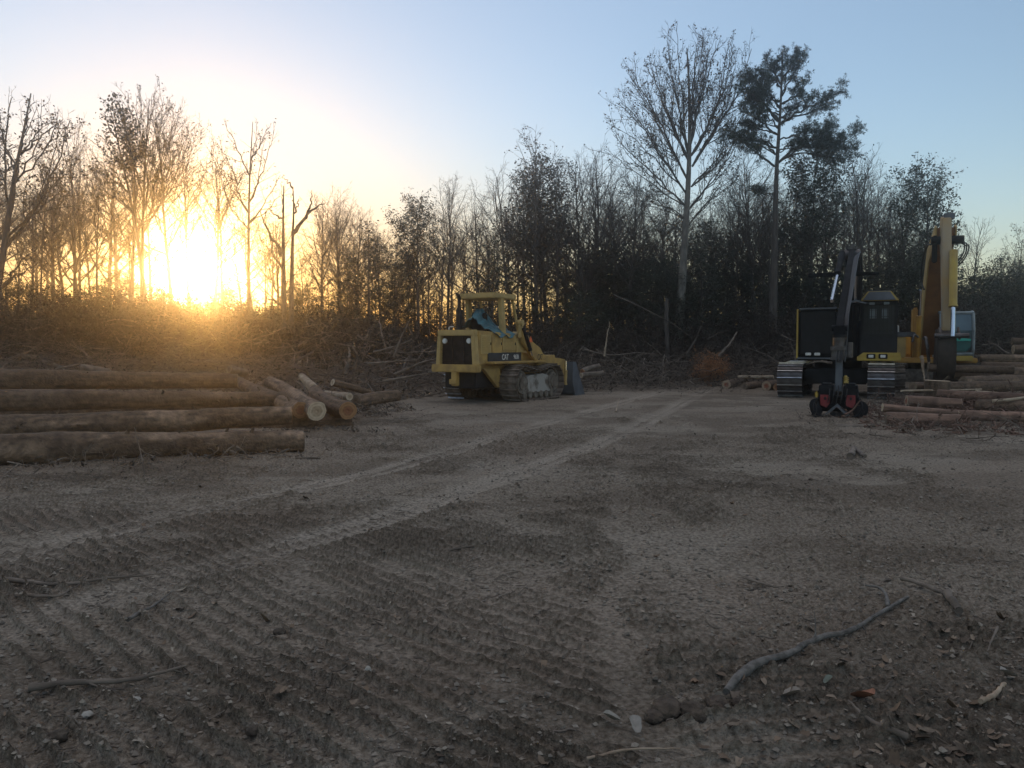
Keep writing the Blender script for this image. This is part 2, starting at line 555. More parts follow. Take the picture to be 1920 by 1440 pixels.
def tree_meshes(name, res, extra=(), root=0.0, sides=SIDES, crown_from=1):
    tv, tf = [], []
    parts_t = [(*tubes(P, Rr, sides[i]), 0) for i, (P, Rr) in enumerate(res[:crown_from])]
    parts_c = [(*tubes(P, Rr, sides[min(i + crown_from, 5)]), 0 if i == 0 else 1) for i, (P, Rr) in enumerate(res[crown_from:])]
    for V, F in extra:
        parts_c.append((V, F, 2))
    V, F, M = merge(parts_t); mt = np_mesh(name + "_trunk", V, F, M, smooth=True)
    V, F, M = merge(parts_c); mc = np_mesh(name + "_crown", V, F, M, smooth=False)
    return mt, mc


def trunk_line(rg, H, r0, n=14, wob=0.02, lean=(0, 0), rtip=0.12, flare=1.35, bow=0.0):
    z = np.linspace(0, 1, n)
    x = lean[0] * H * z ** 1.2 + np.cumsum(rg.normal(size=n) * wob * H / n) + bow * H * np.sin(z * np.pi)
    y = lean[1] * H * z ** 1.2 + np.cumsum(rg.normal(size=n) * wob * H / n)
    x -= x[0]; y -= y[0]
    rr = r0 * (1 - (1 - rtip) * z ** 0.9)
    rr[0] *= flare; rr[1] *= 1 + (flare - 1) * 0.2
    return np.stack([x, y, z * H - 0.3 * (z == 0)], -1)[None], rr[None]


KINDS = {}


def kind(name, H, mt, mc, leafmat, barkm=None, top='bare_tree'):
    KINDS[name] = (H, mt, mc, top)
    for m in (barkm or M_bark,): mt.materials.append(m)
    for m in (barkm or M_bark, M_twig, leafmat): mc.materials.append(m)


def bare(seed, H=16, r0=0.17, lean=(0, 0), t0=0.35, ang=46, len1=(0.22, 0.36), leaf=0.0, dens=1.0, up=0.10, shape=(0.8, 1.1, 0.9, 0.45), n1=26,
         leafsize=(0.05, 0.09), wob0=0.03, bow=0.0):
    rg = np.random.default_rng(seed)
    P, Rr = trunk_line(rg, H, r0, wob=wob0, lean=lean, rtip=0.1, bow=bow)
    L = [dict(count=(n1, n1), t=(t0, 0.97), ang=(ang, 9), angtop=0.55, len=len1, shape=shape, ns=7, rr=0.62, thick=0.011, rmin=0.015, up=up * .6, wob=0.13, spiral=True, tip=0.3),
         dict(dens=1.6 * dens, min=2, t=(0.2, 0.95), ang=(36, 12), len=(0.32, 0.55), ns=5, rr=0.6, thick=0.009, rmin=0.009, up=up * 0.5, wob=0.17),
         dict(dens=2.7 * dens, min=2, t=(0.15, 0.98), ang=(35, 12), len=(0.35, 0.6), ns=4, rr=0.6, rmin=0.008, thick=0.006, up=up * 0.4, wob=0.2),
         dict(dens=3.6 * dens, min=1, t=(0.2, 1.0), ang=(33, 13), len=(0.4, 0.7), ns=3, rr=0.7, rmin=0.006, thick=0.004, up=0.05, wob=0.2)]
    res = grow(rg, P, Rr, L)
    ex = []
    if leaf: ex.append(leaves_on(rg, res[-1], leaf, leafsize, 0.05, 0.6, 0.05))
    return res, ex


print("trees")
for nm, kw in {
    'bareA': dict(seed=1, H=16, t0=0.38),
    'bareB': dict(seed=2, H=15, r0=0.14, t0=0.45, ang=40, len1=(0.2, 0.32), up=0.13, lean=(0.03, 0)),
    'bareC': dict(seed=3, H=17, r0=0.19, t0=0.3, ang=45, len1=(0.22, 0.36), up=0.1, lean=(-0.04, 0)),
    'bareD': dict(seed=4, H=14, r0=0.12, t0=0.5, ang=34, len1=(0.2, 0.3), up=0.14, n1=20, lean=(0.05, .02)),
    'bareE': dict(seed=5, H=15, r0=0.15, t0=0.4, ang=40, leaf=0.8, up=0.1, bow=0.02),
    'bareF': dict(seed=16, H=13, r0=0.10, t0=0.35, ang=32, n1=18, len1=(0.2, 0.32), up=0.2, bow=-0.03),
}.items():
    res, ex = bare(**kw)
    mt, mc = tree_meshes(nm, res, ex)
    kind(nm, kw['H'], mt, mc, M_deadleaf)
for nm, kw in {
    'leafyA': dict(seed=6, H=17, r0=0.17, t0=0.42, ang=36, leaf=3.2, len1=(0.16, 0.26), shape=(0.7, 1.1, 1.0, 0.5)),
    'leafyB': dict(seed=7, H=16, r0=0.16, t0=0.36, ang=40, leaf=4.5, len1=(0.16, 0.28), up=0.14),
    'leafyC': dict(seed=8, H=14, r0=0.15, t0=0.3, ang=46, leaf=6.0, len1=(0.2, 0.3), shape=(0.9, 1.1, 1.0, 0.7), up=0.08),
}.items():
    res, ex = bare(**kw)
    mt, mc = tree_meshes(nm, res, ex)
    kind(nm, kw['H'], mt, mc, M_deadleaf, top='leafy_tree')


def evergreen(seed, H, r0, t0, shape, n1=46, ang=72, per=26, size=(0.05, 0.12), len1=0.2, up=0.02, spread=0.14, lean=(0, 0)):
    rg = np.random.default_rng(seed)
    P, Rr = trunk_line(rg, H, r0, wob=0.02, lean=lean, rtip=0.08)
    L = [dict(count=(n1, n1), t=(t0, 0.985), ang=(ang, 10), angtop=0.6, len=(len1 * 0.75, len1 * 1.2), shape=shape, ns=6, rr=0.4, thick=0.012, rmin=0.012, up=up, wob=0.08, spiral=True),
         dict(dens=2.6, min=3, t=(0.2, 0.98), ang=(48, 14), len=(0.25, 0.5), ns=4, rr=0.6, thick=0.01, rmin=0.006, up=0.04, wob=0.14),
         dict(dens=3.0, min=2, t=(0.15, 1), ang=(42, 14), len=(0.35, 0.6), ns=3, rr=0.6, thick=0.008, rmin=0.004, up=0.03, wob=0.16)]
    res = grow(rg, P, Rr, L)
    return res, [leaves_on(rg, res[-1], per, size, spread, 0.5, 0.0, 0.0)]


for nm, kw in {
    'cedarA': dict(seed=21, H=10, r0=0.16, t0=0.12, shape=(1.1, 1.0, 0.8, 0.55, 0.25), len1=0.24),
    'cedarB': dict(seed=22, H=11, r0=0.18, t0=0.35, shape=(0.8, 1.1, 1.15, 0.9, 0.5), len1=0.25, ang=60, up=0.05),
    'cedarC': dict(seed=23, H=8, r0=0.12, t0=0.08, shape=(1.0, 1.1, 1.0, 0.8, 0.4), len1=0.26, up=0.03),
    'crownD': dict(seed=24, H=14, r0=0.2, t0=0.5, shape=(0.7, 1.1, 1.1, 0.6), len1=0.22, ang=55, up=0.07, per=20),
}.items():
    res, ex = evergreen(**kw)
    mt, mc = tree_meshes(nm, res, ex)
    kind(nm, kw['H'], mt, mc, M_cedar, top='evergreen_tree')


def put_tree(kn, u, D, top=None, Hm=None, rz=None, label=None, cat=None, group=None, wide=1.0, rnd=random):
    """stand a tree whose base is at column u, D metres ahead, its top at row top"""
    H, mt, mc, nm = KINDS[kn]
    p = at(u, 650, D)
    zb = float(base_height(np.array([p.x]), np.array([p.y]))[0]) - 0.05
    s = ((at(u, top, D).z - zb) if top is not None else Hm) / H
    o = empty(nm, (p.x, p.y, zb), rnd.uniform(0, 6.28) if rz is None else rz)
    o.scale = (s * wide, s * wide, s)
    o.rotation_euler = (rnd.gauss(0, .025), rnd.gauss(0, .03), o.rotation_euler[2])
    a = link("trunk", mt, o); b = link("crown", mc, o)
    tag(o, label, cat or ("evergreen tree" if nm == 'evergreen_tree' else "tree"), group)
    return o


# --- the tall broad tree right of the middle (many steep limbs fanning up)
def px_tree_path(pts, D, ox, oz):
    """polyline in local metres from photo pixels, all D ahead; small depth wander added by caller"""
    out_ = []
    for q in pts:
        p = at(q[0], q[1], D)
        out_.append((p.x - ox, q[2] if len(q) > 2 else 0.0, p.z - oz))
    return out_


def hero_from_paths(seed, D, base_u, trunk_px, limbs_px, levels, leaf=None, r0=0.3, rlimb=(0.13, 0.03)):
    rg = np.random.default_rng(seed)
    b = at(base_u, 650, D)
    zb = float(base_height(np.array([b.x]), np.array([b.y]))[0]) - 0.05
    tp = px_tree_path(trunk_px, D, b.x, zb)
    tp = [(0 if tp[0][0] is None else tp[0][0], 0, -0.3)] + tp[1:] if trunk_px[0][1] is None else tp
    P0 = path_resample(tp, 18)[None]
    z = np.linspace(0, 1, 18)
    R0 = (r0 * (1 - 0.9 * z ** 0.85))[None]
    R0[0, 0] *= 1.5; R0[0, 1] *= 1.12
    LP, LR = [], []
    for k, lp in enumerate(limbs_px):
        q = np.array(px_tree_path(lp[1:], D, b.x, zb), float)
        # give the fan its depth: each limb leaves the picture plane by its own angle
        ang = rg.uniform(-1.0, 1.0) * 0.75
        L_ = np.linalg.norm(q - q[0], axis=1)
        q[:, 1] += q[0, 1] * 0 + np.sin(ang) * L_ * 0.6
        Pq = path_resample(q, 12)
        Pq[1:-1] += rg.normal(size=(10, 3)) * 0.04
        LP.append(Pq)
        LR.append(lp[0] * np.linspace(1, 0.2, 12))
    LP = np.array(LP); LR = np.array(LR)
    sub = grow(rg, LP, LR, levels)
    lvl = [(P0, R0)] + sub
    ex = []
    if leaf: ex = leaf(rg, sub)
    return b, zb, lvl, ex
# ------------------------------------------------------------------ machine helpers
class MB:
    def __init__(s): s.bm = bmesh.new(); s.idx = 0

    def _merge(s, b, M=None, mi=0):
        if M is not None: bmesh.ops.transform(b, matrix=M, verts=b.verts)
        me = bpy.data.meshes.new("tmp")
        for f in b.faces: f.material_index = mi
        b.to_mesh(me); b.free(); s.bm.from_mesh(me); bpy.data.meshes.remove(me)

    def box(s, x0, x1, y0, y1, z0, z1, bev=0.012, M=None, mi=0):
        b = bmesh.new(); bmesh.ops.create_cube(b, size=1.0)
        for v in b.verts:
            v.co = Vector((x0 + (x1 - x0) * (v.co.x + .5), y0 + (y1 - y0) * (v.co.y + .5), z0 + (z1 - z0) * (v.co.z + .5)))
        if bev: bmesh.ops.bevel(b, geom=b.edges[:], offset=bev, segments=2, affect='EDGES', clamp_overlap=True)
        s._merge(b, M, mi); return s

    def ext(s, pts, vec, bev=0.01, M=None, mi=0):
        """flat polygon pushed along vec"""
        b = bmesh.new()
        vs = [b.verts.new(p) for p in pts]
        f = b.faces.new(vs)
        r = bmesh.ops.extrude_face_region(b, geom=[f])
        bmesh.ops.translate(b, vec=Vector(vec), verts=[v for v in r['geom'] if isinstance(v, bmesh.types.BMVert)])
        bmesh.ops.recalc_face_normals(b, faces=b.faces[:])
        if bev: bmesh.ops.bevel(b, geom=b.edges[:], offset=bev, segments=2, affect='EDGES', clamp_overlap=True)
        s._merge(b, M, mi); return s

    def xz(s, poly, y0, y1, **k): return s.ext([(x, y0, z) for x, z in poly], (0, y1 - y0, 0), **k)

    def yz(s, poly, x0, x1, **k): return s.ext([(x0, y, z) for y, z in poly], (x1 - x0, 0, 0), **k)

    def cyl(s, p0, p1, r, r2=None, n=20, bev=0.0, mi=0):
        p0, p1 = Vector(p0), Vector(p1); d = p1 - p0
        b = bmesh.new()
        bmesh.ops.create_cone(b, cap_ends=True, segments=n, radius1=r, radius2=r if r2 is None else r2, depth=d.length)
        if bev: bmesh.ops.bevel(b, geom=[e for e in b.edges if len(e.link_faces) == 2 and max(len(f.verts) for f in e.link_faces) > 4], offset=bev, segments=2, affect='EDGES')
        M = Matrix.Translation((p0 + p1) / 2) @ d.to_track_quat('Z', 'Y').to_matrix().to_4x4()
        s._merge(b, M, mi); return s

    def tube(s, pts, r, n=8, mi=0):
        P = path_resample([tuple(p) for p in pts], max(12, 3 * len(pts)))
        V, F = tubes(P[None], np.full((1, len(P)), r), n)
        b = bmesh.new(); vs = [b.verts.new(v) for v in V]
        for f in F: b.faces.new([vs[i] for i in f])
        b.faces.new(vs[:n][::-1]); b.faces.new(vs[-n:])
        s._merge(b, None, mi); return s

    def build(s, name, mats, parent=None, smooth=35):
        me = bpy.data.meshes.new(name)
        s.bm.to_mesh(me); s.bm.free()
        if smooth: me.shade_smooth() if False else None
        o = link(name, me, parent, mats if isinstance(mats, (list, tuple)) else [mats])
        for p in me.polygons: p.use_smooth = True
        me.set_sharp_from_angle(angle=R(smooth))
        return o


M_yel = mat("weathered_yellow_paint", (0.46, 0.295, 0.09), 0.55, scale=3.2, col2=(0.30, 0.19, 0.07), thr=(0.36, 0.60), bump=0.003, bscale=20, detail=9)
M_yelpale = mat("dusty_pale_yellow_paint", (0.48, 0.335, 0.13), 0.65, scale=3.0, col2=(0.34, 0.24, 0.10), thr=(0.3, 0.6), detail=9)
M_orange = mat("orange_yellow_paint", (0.52, 0.28, 0.05), 0.45, scale=1.5, col2=(0.36, 0.18, 0.045), thr=(0.35, 0.6), detail=9)
M_brownp = mat("rusty_orange_paint", (0.27, 0.125, 0.04), 0.7, scale=2.5, col2=(0.17, 0.075, 0.03), detail=9)
M_lime = mat("bright_yellow_paint", (0.44, 0.31, 0.055), 0.4, scale=2, col2=(0.33, 0.22, 0.05))
M_black = mat("dark_machine_paint", (0.014, 0.015, 0.017), 0.8, spec=.12, scale=3, var=0.4, bump=0.002, bscale=25)
M_blacks = mat("black_steel_mesh", (0.010, 0.010, 0.012), 0.7, scale=6, var=0.4)
M_grille = mat("radiator_grille", (0.022, 0.016, 0.016), 0.7, scale=6, var=0.5)
M_steel = mat("worn_track_steel", (0.115, 0.11, 0.115), 0.42, metal=0.65, scale=5, col2=(0.06, 0.05, 0.045), bump=0.004, bscale=30)
M_grous = mat("polished_cleat_steel", (0.48, 0.48, 0.50), 0.28, metal=0.9, scale=8, var=0.3)
M_tsteel = mat("muddy_track_steel", (0.24, 0.20, 0.17), 0.7, metal=0.2, scale=5, col2=(0.08, 0.06, 0.045), bump=0.006, bscale=25)
M_mud = mat("dried_mud", (0.20, 0.175, 0.145), 0.95, scale=5, col2=(0.10, 0.08, 0.06), bump=0.02, bscale=12)
M_dust = mat("dusty_steel_plate", (0.33, 0.31, 0.28), 0.85, scale=2.2, col2=(0.10, 0.08, 0.06), thr=(0.40, 0.52), bump=0.01, bscale=14)
M_chrome = mat("chrome_rod", (0.75, 0.76, 0.78), 0.12, metal=1.0, scale=6, var=0.05)
M_white = mat("white_lamp_glass", (0.62, 0.62, 0.60), 0.3, scale=8, var=0.15)
M_dkglass = mat("dark_tinted_glass", (0.012, 0.016, 0.02), 0.35, scale=2, var=.3)
M_glass = mat("cab_window_glass", (0.055, 0.10, 0.12), 0.12, scale=1.2, var=0.25, spec=0.8)
M_dksteel = mat("dark_rusty_steel", (0.055, 0.042, 0.034), 0.8, scale=5, col2=(0.03, 0.024, 0.02))
M_tan = mat("faded_tan_paint", (0.33, 0.265, 0.18), 0.6, scale=1.2, col2=(0.37, 0.25, 0.11), thr=(.4, .6))
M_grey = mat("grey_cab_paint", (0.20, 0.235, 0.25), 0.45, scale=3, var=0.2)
M_slate = mat("slate_grey_panel", (0.085, 0.095, 0.11), 0.5, scale=3, var=0.2)
M_teal = mat("teal_plastic", (0.02, 0.36, 0.28), 0.4, scale=4, var=0.15)
M_tealdk = mat("teal_seat_in_shade", (0.01, 0.085, 0.08), 0.5, scale=4, var=0.2)  # darker copy of the teal: shade on the seat put into the colour
M_tarp = mat("blue_tarpaulin", (0.035, 0.115, 0.14), 0.55, scale=5, var=0.3, bump=0.02, bscale=7)
M_stripe = mat("dark_stripe_vinyl", (0.035, 0.04, 0.048), 0.5, scale=3, var=0.3)
M_letter = mat("white_lettering", (0.62, 0.61, 0.57), 0.6, scale=14, var=0.15)
M_letdk = mat("black_lettering", (0.03, 0.03, 0.03), 0.6, scale=14, var=0.15)
M_redp = mat("red_steel_paint", (0.14, 0.016, 0.02), 0.5, scale=6, col2=(0.20, 0.02, 0.025), bump=0.003)
M_sign = mat("orange_reflector", (0.85, 0.16, 0.05), 0.4, scale=6, var=0.1)
M_rubber = mat("black_hose", (0.02, 0.02, 0.022), 0.5, scale=5, var=0.2)


def text_mesh(name, body, size, mt, parent, loc, rot, bold=0.02, squeeze=0.62):
    cu = bpy.data.curves.new("txt", 'FONT'); cu.body = body; cu.size = size; cu.extrude = 0.003; cu.offset = bold * size
    cu.align_x = 'LEFT'
    t = bpy.data.objects.new("txt", cu); C.objects.link(t)
    bpy.context.view_layer.update()
    me = bpy.data.meshes.new_from_object(t.evaluated_get(bpy.context.evaluated_depsgraph_get()))
    bpy.data.objects.remove(t); bpy.data.curves.remove(cu)
    me.materials.clear()
    o = link(name, me, parent, [mt]); o.location = loc; o.rotation_euler = rot; o.scale = (squeeze, 1, 1)
    return o


def stadium(L, H, n, sag=0.0, front_up=0.0):
    """closed belt path in xz: list of (x, z, heading)"""
    r = H / 2; s = L - H
    per = 2 * s + 2 * math.pi * r
    res = []
    for i in range(n):
        d = per * i / n
        if d < s:
            x = -s / 2 + d; z = 0; th = 0
        elif d < s + math.pi * r:
            a = (d - s) / r; x = s / 2 + r * math.sin(a); z = r - r * math.cos(a); th = a
        elif d < 2 * s + math.pi * r:
            q = (d - s - math.pi * r); x = s / 2 - q; z = H - sag * math.sin(q / s * math.pi) ** 2; th = math.pi
        else:
            a = (d - 2 * s - math.pi * r) / r; x = -s / 2 - r * math.sin(a); z = r + r * math.cos(a); th = math.pi + a
        res.append((x, z, th))
    return res, per / n


def crawler(root, L, H, Wd, yc, n, shoemats, framemat, plate, sag=0.03, out_side=-1, name='track'):
    """one crawler track: chain, shoes, sprocket, idler, rollers, side plate"""
    pth, pitch = stadium(L, H, n, sag)
    mb = MB()
    chain = []
    for (x, z, th) in pth:
        q = Matrix.Translation((x, yc, z)) @ Matrix.Rotation(-th, 4, 'Y')
        mb.box(-pitch * .42, pitch * .42, -0.11, 0.11, 0.03, 0.10, bev=0.0, M=q)
    tr = mb.build(name, shoemats[0], root)
    sm = MB()
    sm.box(-pitch * .47, pitch * .47, -Wd / 2, Wd / 2, 0.0, 0.03, bev=0.005, mi=0)
    for gx in ((-pitch * .40,) if pitch < 5 else ()):
        sm.box(gx - .012, gx + .012, -Wd / 2, Wd / 2, -0.045, 0.002, bev=0.004, mi=1)
    sm.box(pitch * .05 - .008, pitch * .05 + .008, -Wd / 2, Wd / 2, -0.018, 0.002, bev=0.003, mi=0)
    shoe = sm.build('track_shoe', list(shoemats), tr)
    first = True
    for (x, z, th) in pth:
        o = shoe if first else shoe.copy()
        if not first: C.objects.link(o)
        first = False
        o.location = (x, yc, z + 0.045 if False else z)
        o.rotation_euler = (0, -th, 0)
        o.parent = tr
    r = H / 2; s = L - H
    mb = MB()
    o = out_side * Wd / 2 * 0.62
    prof = [(-s / 2 + .02, H * .22), (s / 2 - .02, H * .22), (s / 2 + r * .25, H * .5), (s / 2 - .1, H * .66), (s * .15, H * .76), (-s * .25, H * .72), (-s / 2 - .05, H * .60)]
    mb.xz(prof, yc - Wd * .3, yc + Wd * .3)
    mb.build('track_frame', plate, root)
    for nm, cx, rr in (('drive_sprocket', -s / 2, r - .12), ('idler_wheel', s / 2, r - .14)):
        w = MB()
        w.cyl((cx, yc - .10, r), (cx, yc + .10, r), rr, n=28)
        for sd in (-1, 1):
            y1 = yc + sd * Wd * .33
            w.cyl((cx, yc + sd * .09, r), (cx, y1, r), rr * .78, n=28, bev=.01)
            w.cyl((cx, y1, r), (cx, y1 + sd * .03, r), rr * .5, n=24, bev=.008)
            for k in range(8):
                a = k * math.pi / 4
                w.cyl((cx + rr * .62 * math.cos(a), y1, r + rr * .62 * math.sin(a)), (cx + rr * .62 * math.cos(a), y1 + sd * .02, r + rr * .62 * math.sin(a)), .022, n=6)
        w.build(nm, framemat, root)
    for k in range(6):
        cx = -s / 2 + .12 + (s - .24) * k / 5
        w = MB(); w.cyl((cx, yc - Wd * .36, .17), (cx, yc + Wd * .36, .17), .105, n=18, bev=.01)
        w.build('track_roller', framemat, root)
    return tr


def cylinder_pair(root, a, b, r, frac=0.55, body=None, name='hydraulic_cylinder'):
    a, b = Vector(a), Vector(b); m = a.lerp(b, frac)
    w = MB(); w.cyl(a, m, r, n=18, bev=.006)
    w.cyl(m - (b - a).normalized() * .05, m, r * 1.15, n=18)
    o = w.build(name, body or M_black, root)
    w = MB(); w.cyl(m, b, r * .55, n=16); w.build('piston_rod', M_chrome, o)
    return o


# ------------------------------------------------------------------ crawler loader
ld = empty("crawler_loader", (-0.22, 25.5, base_height(np.array([0.]), np.array([25.5]))[0]), R(90) - R(32))
tag(ld, "dirty yellow crawler loader with open cab, its dark radiator end towards the camera", "crawler loader")
sm_ = (M_tsteel, M_grous)
crawler(ld, 2.95, 1.06, .60, -1.03, 36, (M_tsteel, M_tsteel), M_mud, M_dust, sag=.13)
crawler(ld, 2.95, 1.06, .60, 1.03, 36, (M_tsteel, M_grous), M_mud, M_dust, sag=.13, out_side=1)
# main body
b = MB()
b.xz([(-2.5, 1.10), (-.2, 1.10), (-.05, 1.32), (-.12, 2.0), (-.6, 2.03), (-2.5, 2.10)], -.70, .70, bev=.03)
b.box(-.9, 1.0, -.62, .62, .55, 1.45, bev=.04)
b.xz([(-2.55, .95), (-1.2, .95), (-.6, .5), (1.2, .45), (1.2, 1.0), (-2.55, 1.12)], -.60, .60, bev=.02)
b.xz([(-2.3, 1.0), (-1.45, 1.0), (-1.3, .45), (-1.55, .42)], -.74, -.62, bev=.01)
b.xz([(-2.3, 1.0), (-1.45, 1.0), (-1.3, .45), (-1.55, .42)], .62, .74, bev=.01)
b.box(-2.2, .9, -1.02, -.69, 1.13, 1.20, bev=.02)
b.box(-2.2, .9, .69, 1.02, 1.13, 1.20, bev=.02)
b.build("body", M_yel, ld)
b = MB(); b.box(-2.45, -.4, -.55, .55, .42, .95, bev=.03); b.build("belly_pan", M_blacks, ld)
b = MB(); b.box(-2.78, -2.50, -.80, .80, .90, 1.12, bev=.025); b.box(-2.82, -2.76, -.12, .12, .55, .70, bev=.01)
b.box(-2.76, -2.6, -.10, .10, .5, .92, bev=.02)
b.build("rear_bumper", M_yel, ld)
b = MB()
b.yz([(-.72, 1.12), (-.58, 1.12), (-.53, 1.95), (-.66, 1.95)], -2.66, -2.48)
b.yz([(.72, 1.12), (.58, 1.12), (.53, 1.95), (.66, 1.95)], -2.66, -2.48)
b.box(-2.66, -2.48, -.66, .66, 1.95, 2.12, bev=.02)
b.build("radiator_guard", M_yelpale, ld)
b = MB()
b.box(-2.53, -2.49, -.60, .60, 1.12, 1.96, bev=0)
for k in range(15): b.box(-2.565, -2.53, -.58, .58, 1.16 + k * .053, 1.172 + k * .053, bev=0)
for y in (-.2, .2): b.box(-2.58, -2.55, y - .012, y + .012, 1.13, 1.95, bev=0)
b.box(-2.59, -2.56, -.56, .56, 1.53, 1.545, bev=0)
b.build("radiator_grille", M_grille, ld)
for y in (-.42, .44):
    b = MB(); b.cyl((-2.62, y, 1.80), (-2.55, y, 1.80), .075, n=18, bev=.01); b.build("rear_lamp", M_white, ld)
# side doors, vents
for (x0, x1, nm, vent, mm_) in ((-2.42, -1.88, "side_door", True, M_yelpale), (-1.84, -1.30, "side_door", False, M_yel), (-1.26, -.52, "side_door", True, M_yelpale)):
    for sd in (-1, 1):
        b = MB(); y0, y1 = sorted((sd * .695, sd * .725)); b.box(x0, x1, y0, y1, 1.42 if x0 < -1.3 else 1.52, 1.98, bev=.008)
        o = b.build(nm, mm_, ld)
        if vent:
            v = MB()
            y0, y1 = sorted((sd * .724, sd * .734))
            for q in range(9): v.box(x0 + .07, x1 - .10, y0, y1, 1.50 + q * .05 if x0 < -1.3 else 1.56 + q * .045, 1.522 + q * .05 if x0 < -1.3 else 1.578 + q * .045, bev=0)
            v.build("louvre", M_yel, o)
        v = MB(); y0, y1 = sorted((sd * .724, sd * .745)); v.box(x1 - .06, x1 - .03, y0, y1, 1.68, 1.76, bev=.004); v.build("latch", M_black, o)
for sd in (-1, 1):
    b = MB(); y0, y1 = sorted((sd * .70, sd * .728)); b.box(-2.05, -.20, y0, y1, 1.20, 1.46, bev=.006); b.build("side_stripe", M_stripe, ld)
text_mesh("lettering", "CAT", .235, M_letter, ld, (-1.32, -.732, 1.245), (R(90), 0, 0), .012, .80)
text_mesh("lettering", "963B", .185, M_letter, ld, (-.66, -.732, 1.265), (R(90), 0, 0), .012, .78)
# fender ledge and console in front of the seat
for y0, y1 in ((-.74, -.50), (.50, .74)):
    b = MB(); b.xz([(-.5, 1.46), (.0, 1.46), (.05, 2.02), (-.35, 2.10), (-.55, 2.0)], y0, y1); b.build("dash_side", M_yelpale, ld)
b = MB(); b.box(-1.45, -.95, -.3, .3, 1.95, 2.2, bev=.06); b.box(-1.5, -1.38, -.28, .28, 2.1, 2.65, bev=.05); b.build("operator_seat", M_black, ld)
# canopy: roof and posts
b = MB(); b.box(-1.68, -.44, -.70, .70, 3.07, 3.23, bev=.025); b.box(-1.5, -.6, -.55, .55, 3.21, 3.25, bev=.015); b.build("cab_roof", M_yelpale, ld)
for y in (-.60, .60):
    b = MB(); b.ext([(-1.18, y - .06, 2.0), (-.96, y - .06, 2.0), (-1.08, y - .06, 3.1), (-1.26, y - .06, 3.1)], (0, .12, 0)); b.build("roof_post", M_yelpale, ld)
    b = MB(); b.ext([(-.19, y - .035, 2.02), (-.12, y - .035, 2.02), (-.50, y - .035, 3.12), (-.57, y - .035, 3.12)], (0, .07, 0)); b.build("roof_post", M_yelpale, ld)
b = MB(); b.cyl((-1.75, .52, 2.05), (-1.75, .52, 2.75), .10, n=18, bev=.01); b.cyl((-1.75, .52, 2.75), (-1.75, .52, 3.12), .055, n=16); b.tube([(-1.75, .52, 3.05), (-1.77, .52, 3.16), (-1.88, .52, 3.2)], .05)
b.build("exhaust_stack", M_blacks, ld)
b = MB(); b.tube([(-2.3, .5, 2.08), (-2.3, .5, 2.22), (-2.3, .34, 2.22)], .014); b.build("grab_handle", M_white, ld)
# tarpaulin over the seat and controls: crumpled sheet
tn = 34
tx, ty = np.meshgrid(np.linspace(0, 1, tn), np.linspace(0, 1, tn), indexing='ij')
LX = -1.75 + tx * 1.1; LY = .52 - ty * 1.22
rz_ = 2.10 + .62 * np.exp(-(((ty - .42) / .26) ** 2)) * np.exp(-(((tx - .35) / .42) ** 2)) + .16 * (fbm(tx * 5, ty * 5, 71, 3) - .4)
rz_ += .07 * np.abs(np.sin(ty * 17 + 4 * vn(tx * 3, ty * 3, 72)))
edge = sstep(ty, .80, 1.0); LY = LY - .10 * edge * (tx > -1); rz_ = rz_ * (1 - edge) + edge * (1.96 - .12 * np.sin(tx * 6) ** 2 + .1 * vn(tx * 6, ty * 3, 73))
rz_ = np.maximum(rz_, 1.9)
tv = np.stack([LX + .08 * (vn(tx * 6, ty * 6, 74) - .5), LY, rz_], -1).reshape(-1, 3)
ti = (np.arange(tn - 1)[:, None] * tn + np.arange(tn - 1)[None]).ravel()
tme = np_mesh("tarp", tv, [np.stack([ti, ti + 1, ti + tn + 1, ti + tn], -1)], smooth=True)
trp = link("tarpaulin", tme, None, [M_tarp]); trp.matrix_world = ld.matrix_basis.copy()
trp.location = ld.location; trp.rotation_euler = ld.rotation_euler
md = trp.modifiers.new("t", 'SOLIDIFY'); md.thickness = .008
tag(trp, "crumpled blue tarpaulin draped over the seat of the yellow crawler loader", "tarpaulin")
# lift arms, linkage, cylinders, bucket
for sd in (-1, 1):
    y0, y1 = sorted((sd * .78, sd * .90))
    b = MB()
    b.xz([(-.45, 2.12), (-.30, 2.14), (.25, 1.78), (.70, 1.60), (.88, 1.40), (1.35, 1.30), (2.35, 1.22), (2.45, .92), (2.25, .35), (2.05, .35), (1.9, .78), (1.0, .98), (.55, 1.05), (-.35, 1.75)], y0, y1, bev=.02)
    b.build("lift_arm", M_yel, ld)
    b = MB(); b.cyl((-.42, sd * .92, 2.36), (-.42, sd * .76, 2.36), .10, n=18, bev=.01); b.ext([(-.55, sd * .80, 1.9), (-.28, sd * .80, 1.95), (-.33, sd * .80, 2.40), (-.50, sd * .80, 2.40)], (0, sd * .07, 0)); b.build("arm_pivot", M_yelpale, ld)
    cylinder_pair(ld, (-.40, sd * .93, 2.2), (.1, sd * .93, 1.35), .06, .8, M_black, "lift_cylinder")
    cylinder_pair(ld, (2.30, sd * .95, .35), (2.32, sd * .95, 1.15), .055, .62, M_yelpale, "tilt_cylinder")
text_mesh("lettering", "CAT", .26, M_letdk, ld, (.50, -.905, 1.22), (R(90), 0, 0), .012, .62)
b = MB(); b.box(.9, 1.25, -.80, .80, 1.10, 1.28, bev=.03); b.build("arm_crossbar", M_yel, ld)
b = MB(); b.xz([(.1, 1.7), (.3, 1.95), (.42, 1.95), (.36, 1.6), (1.9, 1.42), (1.9, 1.3), (.3, 1.45)], -.12, .12, bev=.02); b.build("bucket_linkage", M_yel, ld)
b = MB(); b.cyl((.02, -.945, 1.83), (.02, -.925, 1.83), .12, n=3); o = b.build("warning_reflector", M_sign, ld)
